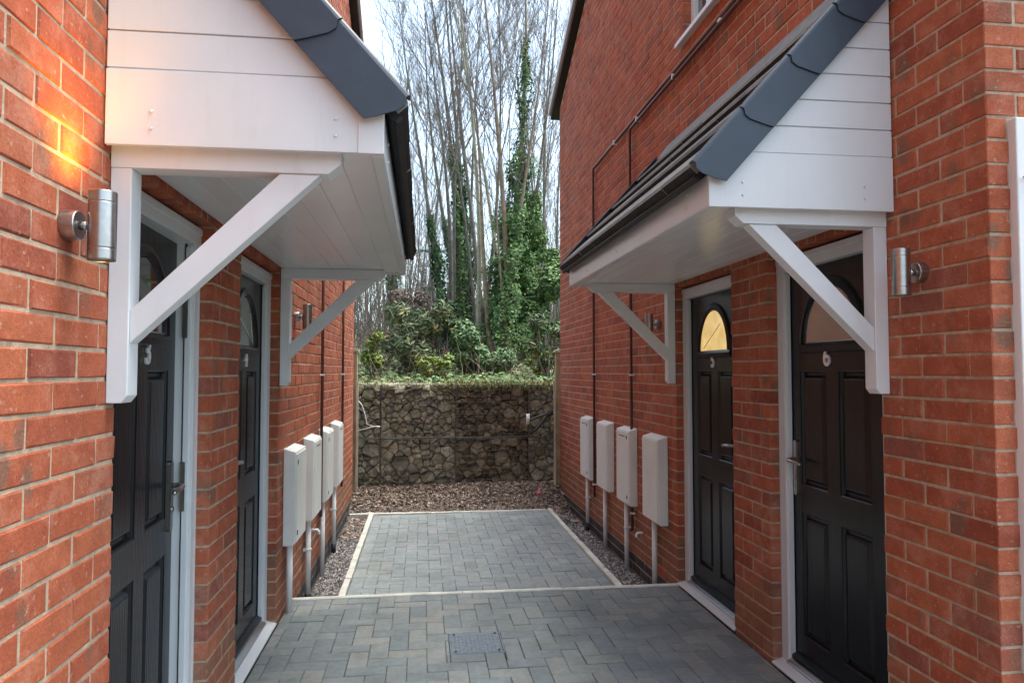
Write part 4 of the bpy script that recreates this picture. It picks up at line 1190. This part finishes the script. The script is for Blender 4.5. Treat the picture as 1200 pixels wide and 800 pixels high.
def leaf_cloud(mb, centers, n, s0, s1, r, squash=1.0, up=0.3, shape=0):
    """leaves around blobs: centers = [(Vector, radius)]"""
    wts = [c[1]**2 for c in centers]
    for _ in range(n):
        c, R = r.choices(centers, wts)[0]
        d = Vector((r.gauss(0,1), r.gauss(0,1), r.gauss(0,1))).normalized()
        rad = R*(0.55 + 0.5*r.random()**0.6)
        p = c + Vector((d.x*rad, d.y*rad, d.z*rad*squash))
        nrm = (d + Vector((r.uniform(-.8,.8), r.uniform(-.8,.8), r.uniform(-.4,.8)+up))).normalized()
        leaf(mb, p, nrm, r.uniform(s0, s1), r, shape)
def leaf(mb, p, nrm, s, r, shape=0):
    a = Vector((r.uniform(-1,1), r.uniform(-1,1), r.uniform(-1,0.2)))
    t = (a - nrm*a.dot(nrm))
    if t.length < 1e-3: t = nrm.orthogonal()
    t.normalize(); b = nrm.cross(t)
    wd = 0.5 if shape == 0 else 0.26
    if shape == 2: wd = 0.08
    q = [p - t*s, p + b*s*wd - t*s*0.15 + nrm*s*0.10, p + t*s, p - b*s*wd - t*s*0.15 + nrm*s*0.10]
    mb.mesh(q, [(0,1,2),(0,2,3)])

def grow(mb, p, d, L, r0, r, nseg, wander, upb, sides, r1=None):
    pts = [p.copy()]; rr = [r0]; d = d.normalized()
    for i in range(nseg):
        d = (d + Vector((r.uniform(-1,1), r.uniform(-1,1), r.uniform(-1,1)))*wander + Vector((0,0,upb))).normalized()
        p = p + d*L/nseg; pts.append(p.copy()); rr.append(r0*(1-(i+1)/nseg*(0.85 if r1 is None else 1-r1/r0)))
    mb.tube(pts, rr, sides, cap=False)
    return pts, rr

def bare_tree(name, loc, H, r0, lean, seed, label, group, mats=('bark','twig'), fork=None, nb=16, first=0.3, spread=0.5, ivy=None, crown=True, dens=1.0):
    r = random.Random(seed)
    root = empty(name, loc, label, 'tree', group)
    base = Vector(loc)
    tm = MB(); cm = MB()
    stems = fork or [(lean[0], lean[1], 1.0)]
    allpaths = []
    for (lx, ly, hs) in stems:
        h = H*hs
        pts = []; rr = []
        nsg = 12
        ph = r.uniform(0, 6); am = r.uniform(0.04, 0.10)
        for i in range(nsg+1):
            t = i/nsg
            off = Vector((lx*h*t + am*h*0.3*sin(ph+t*4), ly*h*t + am*h*0.3*cos(ph+t*3.3), h*t - 0.1))
            if i == 0: off = Vector((0,0,-0.15))
            pts.append(base + off); rr.append(r0*hs*(1.3 if i == 0 else max(0.06, (1-t)**1.35)))
        tm.tube(pts, rr, 9, cap=False)
        allpaths.append((pts, rr, h))
        if not crown: continue
        for bi in range(int(nb*dens)):
            t = first + (1-first)*((bi+r.random())/(nb*dens))
            idx = min(nsg-1, int(t*nsg)); fr_ = t*nsg-idx
            p = pts[idx].lerp(pts[idx+1], fr_); rb = rr[idx]*(1-fr_)+rr[idx+1]*fr_
            az = r.uniform(0, 2*pi); tilt = r.uniform(0.35, 0.75)
            d = Vector((cos(az)*sin(tilt), sin(az)*sin(tilt), cos(tilt)))
            L = (0.16 + 0.34*(1-t))*h*r.uniform(0.7, 1.2)*spread/0.5
            bp, br = grow(cm, p, d, L, max(0.007, rb*0.36), r, 7, 0.13, 0.06, 5)
            for si in range(int(6*dens)):
                k = r.uniform(1.2, 6.6); i0 = int(k); q = bp[i0].lerp(bp[min(7,i0+1)], k-i0)
                dd = (bp[min(7,i0+1)]-bp[i0]).normalized()
                d2 = (dd + Vector((r.uniform(-1,1), r.uniform(-1,1), r.uniform(-0.5,1)))*0.6).normalized()
                sp, sr = grow(cm, q, d2, L*r.uniform(0.25,0.5), max(0.0045, br[i0]*0.45), r, 5, 0.14, 0.07, 4)
                for ti in range(int(8*dens)):
                    k2 = r.uniform(0.6, 4.8); i2 = int(k2); q2 = sp[i2].lerp(sp[i2+1], k2-i2)
                    d3 = ((sp[i2+1]-sp[i2]).normalized() + Vector((r.uniform(-1,1), r.uniform(-1,1), r.uniform(-0.4,0.9)))*0.7).normalized()
                    grow(cm, q2, d3, r.uniform(0.25, 0.7)*(H/11), 0.0036, r, 3, 0.16, 0.05, 3)
    tm.build('trunk', M[mats[0]], root)
    if crown: cm.build('crown', M[mats[1]], root)
    if ivy:
        im = MB()
        for (si, t0, t1, R0, R1, n, s) in ivy['bands']:
            pts, rr, h = allpaths[si % len(allpaths)]
            for _ in range(n):
                t = r.uniform(t0, t1); k = t*(len(pts)-1); i0 = min(len(pts)-2, int(k))
                p = pts[i0].lerp(pts[i0+1], k-i0)
                tt = (t-t0)/(t1-t0); R = R0*(1-tt)+R1*tt
                R *= 0.75 + 0.45*noise.noise(Vector((t*14+seed, si*3, 0.5))) + 0.35*noise.noise(Vector((t*37, seed, 2)))
                az = r.uniform(0, 2*pi)
                if noise.noise(Vector((p.z*3.1+seed*5, cos(az)*1.3, sin(az)*1.3))) < -0.06 and r.random() < 0.85: continue
                rad = abs(R)*(1+0.9*noise.noise(Vector((p.z*1.9+seed, cos(az), sin(az)+4))))*(0.55+0.6*r.random())
                d = Vector((cos(az), sin(az), r.uniform(-0.2, 0.3)))
                leaf(im, p + Vector((cos(az)*rad, sin(az)*rad, r.uniform(-0.1,0.1))), (d+Vector((0,0,0.3))+Vector((r.uniform(-.6,.6), r.uniform(-.6,.6), r.uniform(-.6,.6)))).normalized(), s*r.uniform(0.7,1.3), r)
            # trailing stems
            for _ in range(int(n/60)):
                t = r.uniform(t0, t1); k = t*(len(pts)-1); i0 = min(len(pts)-2, int(k)); p = pts[i0]
                az = r.uniform(0, 2*pi)
                grow(im, p + Vector((cos(az)*R0*0.6, sin(az)*R0*0.6, 0)), Vector((cos(az), sin(az), 0.2)), 0.4, 0.006, r, 4, 0.3, -0.15, 3)
        im.build('ivy', M[ivy['mat']], root)
    return root

def ratio(px):   # lateral slope of a sight line, used only to lay out the wood on plan
    u = (px-600)/840; return (0.1236+u*0.9923)/(0.9923-0.1236*u)
G1 = 'bare trees on the bank'
def T(px, y): x = ratio(px)*y; return (x, y, bank_z(x, y))
bare_tree('slender_tree', T(545, 13.5), 11, 0.058, (-0.012, 0.0), 1, 'slender pale straight-stemmed tree in the middle of the bank', G1, ('bark_pale','twig'), nb=12, first=0.42)
bare_tree('forked_tree', T(594, 12.6), 11, 0.075, (0,0), 2, 'stout brown forked tree with ivy to its right above the stone wall', G1, ('bark_brown','twig'),
          fork=[(0.01,0.02,1.0),(-0.06,0.0,0.92),(-0.15,0.03,0.7),(0.09,-0.03,0.75),(-0.02,0.01,0.5)], nb=10, first=0.35,
          ivy=dict(mat='ivy', bands=[(0,0.10,0.36,0.42,0.40,12825,0.034),(0,0.36,0.56,0.22,0.07,2025,0.034),(3,0.06,0.36,0.36,0.20,6750,0.034)]))
bare_tree('ivy_tree', T(536, 16.0), 12, 0.075, (-0.01,0.0), 3, 'dark ivy-wrapped tree just left of the slender pale tree', G1, fork=[(-0.01,0,1.0),(-0.07,0.02,0.85),(0.08,0,0.8)], nb=10,
          ivy=dict(mat='ivy_dark', bands=[(0,0.0,0.36,0.28,0.14,7560,0.038),(1,0.05,0.30,0.2,0.1,1620,0.038)]))
bare_tree('ivy_tree', T(519, 14.2), 10, 0.07, (-0.13,0.0), 4, 'left-leaning tree clothed in dark ivy left of the pale trunk', G1, fork=[(-0.11,0,0.9),(-0.04,0,0.9)], nb=10,
          ivy=dict(mat='ivy_dark', bands=[(0,0.02,0.32,0.24,0.12,5670,0.036)]))
bare_tree('ivy_tree', T(528, 15.0), 12, 0.07, (-0.74,0.017), 14, 'tall ivy-covered tree between the leaning one and the pale trunk', G1, fork=[(-0.055,0.02,1.0),(0.05,0.02,0.8)], nb=12,
          ivy=dict(mat='ivy', bands=[(0,0.0,0.38,0.28,0.10,7020,0.036)]))
bare_tree('ivy_tree', T(468, 17.0), 6.5, 0.07, (-0.004,0.0), 5, 'ivy-clad tree with bright green leaves at the left of the wood', G1,
          ivy=dict(mat='ivy_bright', bands=[(0,0.03,0.50,0.24,0.16,3510,0.043)]), dens=1.2)
bare_tree('ivy_tree', T(628, 15.5), 11, 0.07, (-0.01,0.0), 6, 'ivy-clad tree with bright leaves nearest the right house', G1, fork=[(0.03,0.0,1.0),(-0.05,0,0.8),(0.1,0,0.7)], nb=11,
          ivy=dict(mat='ivy_bright', bands=[(0,0.0,0.34,0.42,0.14,8100,0.038),(1,0.0,0.25,0.38,0.2,4050,0.038)]))
bare_tree('bare_tree', T(560, 14.8), 12, 0.06, (-0.05,0.0), 7, 'bare grey tree leaning left behind the slender pale one', G1, ('bark','twig'), fork=[(-0.06,0.0,1.0),(0.05,0.02,0.9),(-0.13,0,0.75)], nb=12)
bare_tree('bare_tree', T(575, 14.0), 11, 0.05, (-0.075,0.0), 8, 'thin pale tree leaning left beside the stout forked one', G1, ('bark_pale','twig'), fork=[(-0.075,0,1.0),(0.07,0.02,0.7)], nb=12, first=0.35)
bare_tree('bare_tree', T(512, 17.5), 9.5, 0.06, (-0.06,0.0), 9, 'bare fine-twigged tree leaning out over the left canopy', G1, fork=[(-0.03,0.0,0.85),(0.03,0.02,1.0)], nb=11, spread=0.4)
bare_tree('bare_tree', T(648, 17.0), 11, 0.065, (0.0,0.0), 10, 'bare tree partly hidden by the right house', G1, fork=[(0.0,0.0,1.0),(-0.08,0.02,0.9),(0.08,0,0.8)], nb=12)

# thinner trees farther back: five shapes, each copied with its parts
protos = []
G2 = 'thin bare trees far back in the wood'
rb_ = random.Random(58)
spots = [(424,26),(432,30),(441,24),(452,28),(474,27),(486,32),(497,24),(510,29),(524,25),(536,32),(551,27),(565,24),(580,30),(592,26),(606,32),(619,28),(634,25),(649,29),(660,23)]
ordinal = ['first','second','third','fourth','fifth','sixth','seventh','eighth','ninth','tenth','eleventh','twelfth','thirteenth','fourteenth','fifteenth','sixteenth','seventeenth','eighteenth','nineteenth']
for i, (px, y) in enumerate(spots):
    lab = 'thin bare tree far back in the wood, ' + ordinal[i] + ' of that row from the left'
    loc = T(px, y)
    if i < 8:
        protos.append(bare_tree('thin_tree', loc, 5.5 if px < 460 else 7.6, 0.048, (0,0), 100+i, lab, G2, ('bark','twig'), fork=[(rb_.uniform(-.05,.05),0,1.0),(rb_.uniform(-.1,.1),0.03,0.85)], nb=15, first=0.15, spread=0.55, dens=0.85))
    else:
        src = protos[4 + i % 4]
        o = src.copy(); COL.objects.link(o); o.location = loc; o['label'] = lab
        o.rotation_euler = (0,0,rb_.uniform(0, 6.28)); s = rb_.uniform(0.75, 1.1); o.scale = (s, s, s)
        for ch in src.children:
            c = ch.copy(); COL.objects.link(c); c.parent = o; c.location = ch.location

# ------------------------------------------------------------------ shrubs and ground cover on the bank
def shrub(name, px, y, H, R, mat, n, s, seed, label, shape=0, zoff=0.0, blobs=9, stems=5, squash=0.9, group='shrubs along the top of the gabion wall'):
    r = random.Random(seed); loc = T(px, y); base = Vector(loc)
    root = empty(name, loc, label, 'shrub', group)
    cs = []; sm = MB()
    for i in range(blobs):
        a = r.uniform(0, 2*pi); rr = R*sqrt(r.random())*0.9
        c = base + Vector((cos(a)*rr, sin(a)*rr*0.7, H*(0.08+0.87*r.random())+zoff))
        cs.append((c, R*r.uniform(0.22, 0.42)))
        sm_pts = [base + Vector((r.uniform(-.06,.06), r.uniform(-.06,.06), -0.05)), base.lerp(c, 0.5)+Vector((r.uniform(-.1,.1), r.uniform(-.1,.1), 0)), c]
        sm.tube(sm_pts, [0.016, 0.011, 0.004], 5, cap=False)
        for _ in range(6):
            grow(sm, c, Vector((r.uniform(-1,1), r.uniform(-1,1), r.uniform(-0.3,1))), R*r.uniform(0.3,0.6), 0.005, r, 3, 0.25, 0.05, 3)
    if mat != 'laurel': n = int(n*1.7); s = s*0.72
    fm_ = MB(); leaf_cloud(fm_, cs, n, s*0.7, s*1.3, r, squash, 0.3, shape)
    sm.build('stems', M['bark'], root); fm_.build('foliage', M[mat], root)
    return root
shrub('laurel_bush', 498, 11.4, 1.05, 0.62, 'laurel', 2600, 0.060, 1, 'grey-green laurel bush with yellowish leaves, left of centre above the wall', 1, 0.15)
shrub('laurel_bush', 478, 11.8, 0.85, 0.45, 'laurel', 1300, 0.060, 2, 'small laurel bush left of the larger laurel above the wall', 1, 0.15)
shrub('lime_bush', 437, 11.0, 0.55, 0.30, 'limeleaf', 700, 0.05, 3, 'yellow-green bush next to the left fence post', 0, 0.12)
shrub('green_bush', 562, 11.6, 0.72, 0.58, 'shrubgreen', 3600, 0.050, 4, 'dense blue-green bush in front of the slender pale tree', 0, 0.12)
shrub('laurel_bush', 642, 11.0, 0.95, 0.32, 'laurel', 700, 0.065, 5, 'sparse tall laurel beside the right house corner', 1, 0.2)
shrub('lime_bush', 633, 11.3, 0.5, 0.25, 'limeleaf', 420, 0.05, 6, 'yellow-green bush left of the right fence post', 0, 0.05)
shrub('ivy_bush', 622, 13.6, 1.9, 0.75, 'ivy', 5200, 0.055, 7, 'tall ivy mound filling the right side behind the stone wall', 0, 0.0, 14, squash=1.2)
shrub('ivy_bush', 612, 14.2, 2.9, 0.6, 'ivy', 4200, 0.055, 8, 'high hanging ivy mass right of the forked tree', 0, 0.2, 14, squash=1.3)
shrub('ivy_bush', 641, 14.6, 2.3, 0.8, 'ivy_bright', 3600, 0.06, 9, 'bright green ivy mound against the edge of the right house', 0, 0.3, 12, squash=1.0)
shrub('ivy_bush', 528, 13.6, 0.9, 0.6, 'ivy_dark', 3000, 0.055, 10, 'dark ivy thicket behind the left laurels', 0, 0.1)
shrub('brown_bush', 486, 14.5, 1.3, 0.55, 'bramble', 1500, 0.05, 11, 'rust-brown dead-leaved bush behind the laurels', 0, 0.1)
shrub('brown_bush', 447, 12.2, 0.7, 0.5, 'bramble', 1100, 0.05, 12, 'straw-brown dead bush behind the left fence post', 2, 0.0)
shrub('green_bush', 512, 10.6, 0.35, 0.28, 'limeleaf', 420, 0.045, 13, 'small low bright green plant on the wall top left of centre', 0, 0.05)
shrub('ivy_bush', 575, 14.4, 1.3, 0.6, 'ivy', 2400, 0.055, 15, 'ivy undergrowth behind the dense blue-green bush', 0, 0.1)
rgc = random.Random(91)
m = MB()
for _ in range(9000):
    x = rgc.uniform(-2.2, 3.6); y = 9.40 + rgc.random()**1.6*3.2
    z = (GT-0.01) if y < 9.95 else bank_z(x, y)
    dens = 0.5+0.9*noise.noise(Vector((x*1.3, y*1.3, 9)))
    if y < 9.9 and not (0.25 < x < 1.75) and rgc.random() < 0.72: continue
    if rgc.random() > dens+0.25: continue
    s = rgc.uniform(0.03, 0.10); a = rgc.uniform(0, 2*pi); l = rgc.uniform(-0.5, 0.5)
    w_ = 0.004
    tip = Vector((x+cos(a)*s*0.6, y+sin(a)*s*0.6, z+s)); mid = Vector((x+cos(a)*s*0.15, y+sin(a)*s*0.15, z+s*0.6))
    px_, py_ = -sin(a)*w_, cos(a)*w_
    m.mesh([(x-px_, y-py_, z-0.01), (x+px_, y+py_, z-0.01), (mid.x+px_, mid.y+py_, mid.z), (mid.x-px_, mid.y-py_, mid.z), tuple(tip)], [(0,1,2,3),(3,2,4)])
for _ in range(2600):
    x = rgc.uniform(-1.3, 2.1)
    if not (0.3 < x < 1.7) and rgc.random() < 0.8: continue
    y = gy(x) - 0.02 + rgc.random()*0.10; z = GT + rgc.uniform(-0.02, 0.01); s = rgc.uniform(0.03, 0.11); a = rgc.uniform(-0.9, 0.9)
    w_ = 0.0035
    mid = Vector((x+a*s*0.4, y-s*0.35, z+s*rgc.uniform(-0.1, 0.35))); tip = Vector((x+a*s*0.7, y-s*0.55, z-s*rgc.uniform(-0.2, 0.9)))
    m.mesh([(x-w_, y, z), (x+w_, y, z), (mid.x+w_, mid.y, mid.z), (mid.x-w_, mid.y, mid.z), tuple(tip)], [(0,1,2,3),(3,2,4)])
stuff(m.build('grass', M['grass']), 'rough pale grass along the top of the gabion wall', 'grass')
m = MB()
for _ in range(7000):
    x = rgc.uniform(-2.4, 4.2); y = rgc.uniform(9.9, 16)
    z = bank_z(x, y)+rgc.uniform(0, 0.12)
    leaf(m, Vector((x,y,z)), Vector((rgc.uniform(-.5,.5), rgc.uniform(-.8,.2), 1)).normalized(), rgc.uniform(0.03,0.06), rgc)
stuff(m.build('ground_ivy', M['ivy']), 'low ivy and weeds creeping over the bank', 'ground cover')
m = MB(); leaves_flat(m, 9000, -3, 5, 9.9, 18, bank_z, rgc, 0.03, 0.06)
stuff(m.build('bank_leaves', M['deadleaf']), 'brown dead leaves lying on the bank', 'leaf litter')
m = MB()
for _ in range(300):
    px = rgc.choice((rgc.uniform(420,520), rgc.uniform(570,655), rgc.uniform(415,660))); y = rgc.uniform(10.3, 14)
    x, y, z = T(px, y)
    grow(m, Vector((x,y,z)), Vector((rgc.uniform(-.7,.7), rgc.uniform(-.6,.4), 1)), rgc.uniform(0.3, 0.9), 0.004, rgc, 6, 0.22, -0.10, 3)
stuff(m.build('brambles', M['bramble']), 'tangle of dead brown bramble stems on the bank', 'brambles')
m = MB()
for _ in range(1500):
    px = rgc.uniform(405, 690); y = rgc.uniform(15, 26)
    x, y, z = T(px, y)
    grow(m, Vector((x,y,z)), Vector((rgc.uniform(-.35,.35), rgc.uniform(-.3,.3), 1)), rgc.uniform(1.2, 4.0), 0.010, rgc, 6, 0.12, 0.02, 3)
for _ in range(1100):
    px = rgc.choice((rgc.uniform(150, 405), rgc.uniform(690, 1000))); y = rgc.uniform(15, 26)
    x, y, z = T(px, y)
    grow(m, Vector((x,y,z)), Vector((rgc.uniform(-.35,.35), rgc.uniform(-.3,.3), 1)), rgc.uniform(1.5, 5.0), 0.012, rgc, 6, 0.12, 0.02, 3)
stuff(m.build('undergrowth', M['twig']), 'mass of thin grey saplings and twigs deep in the wood', 'undergrowth')
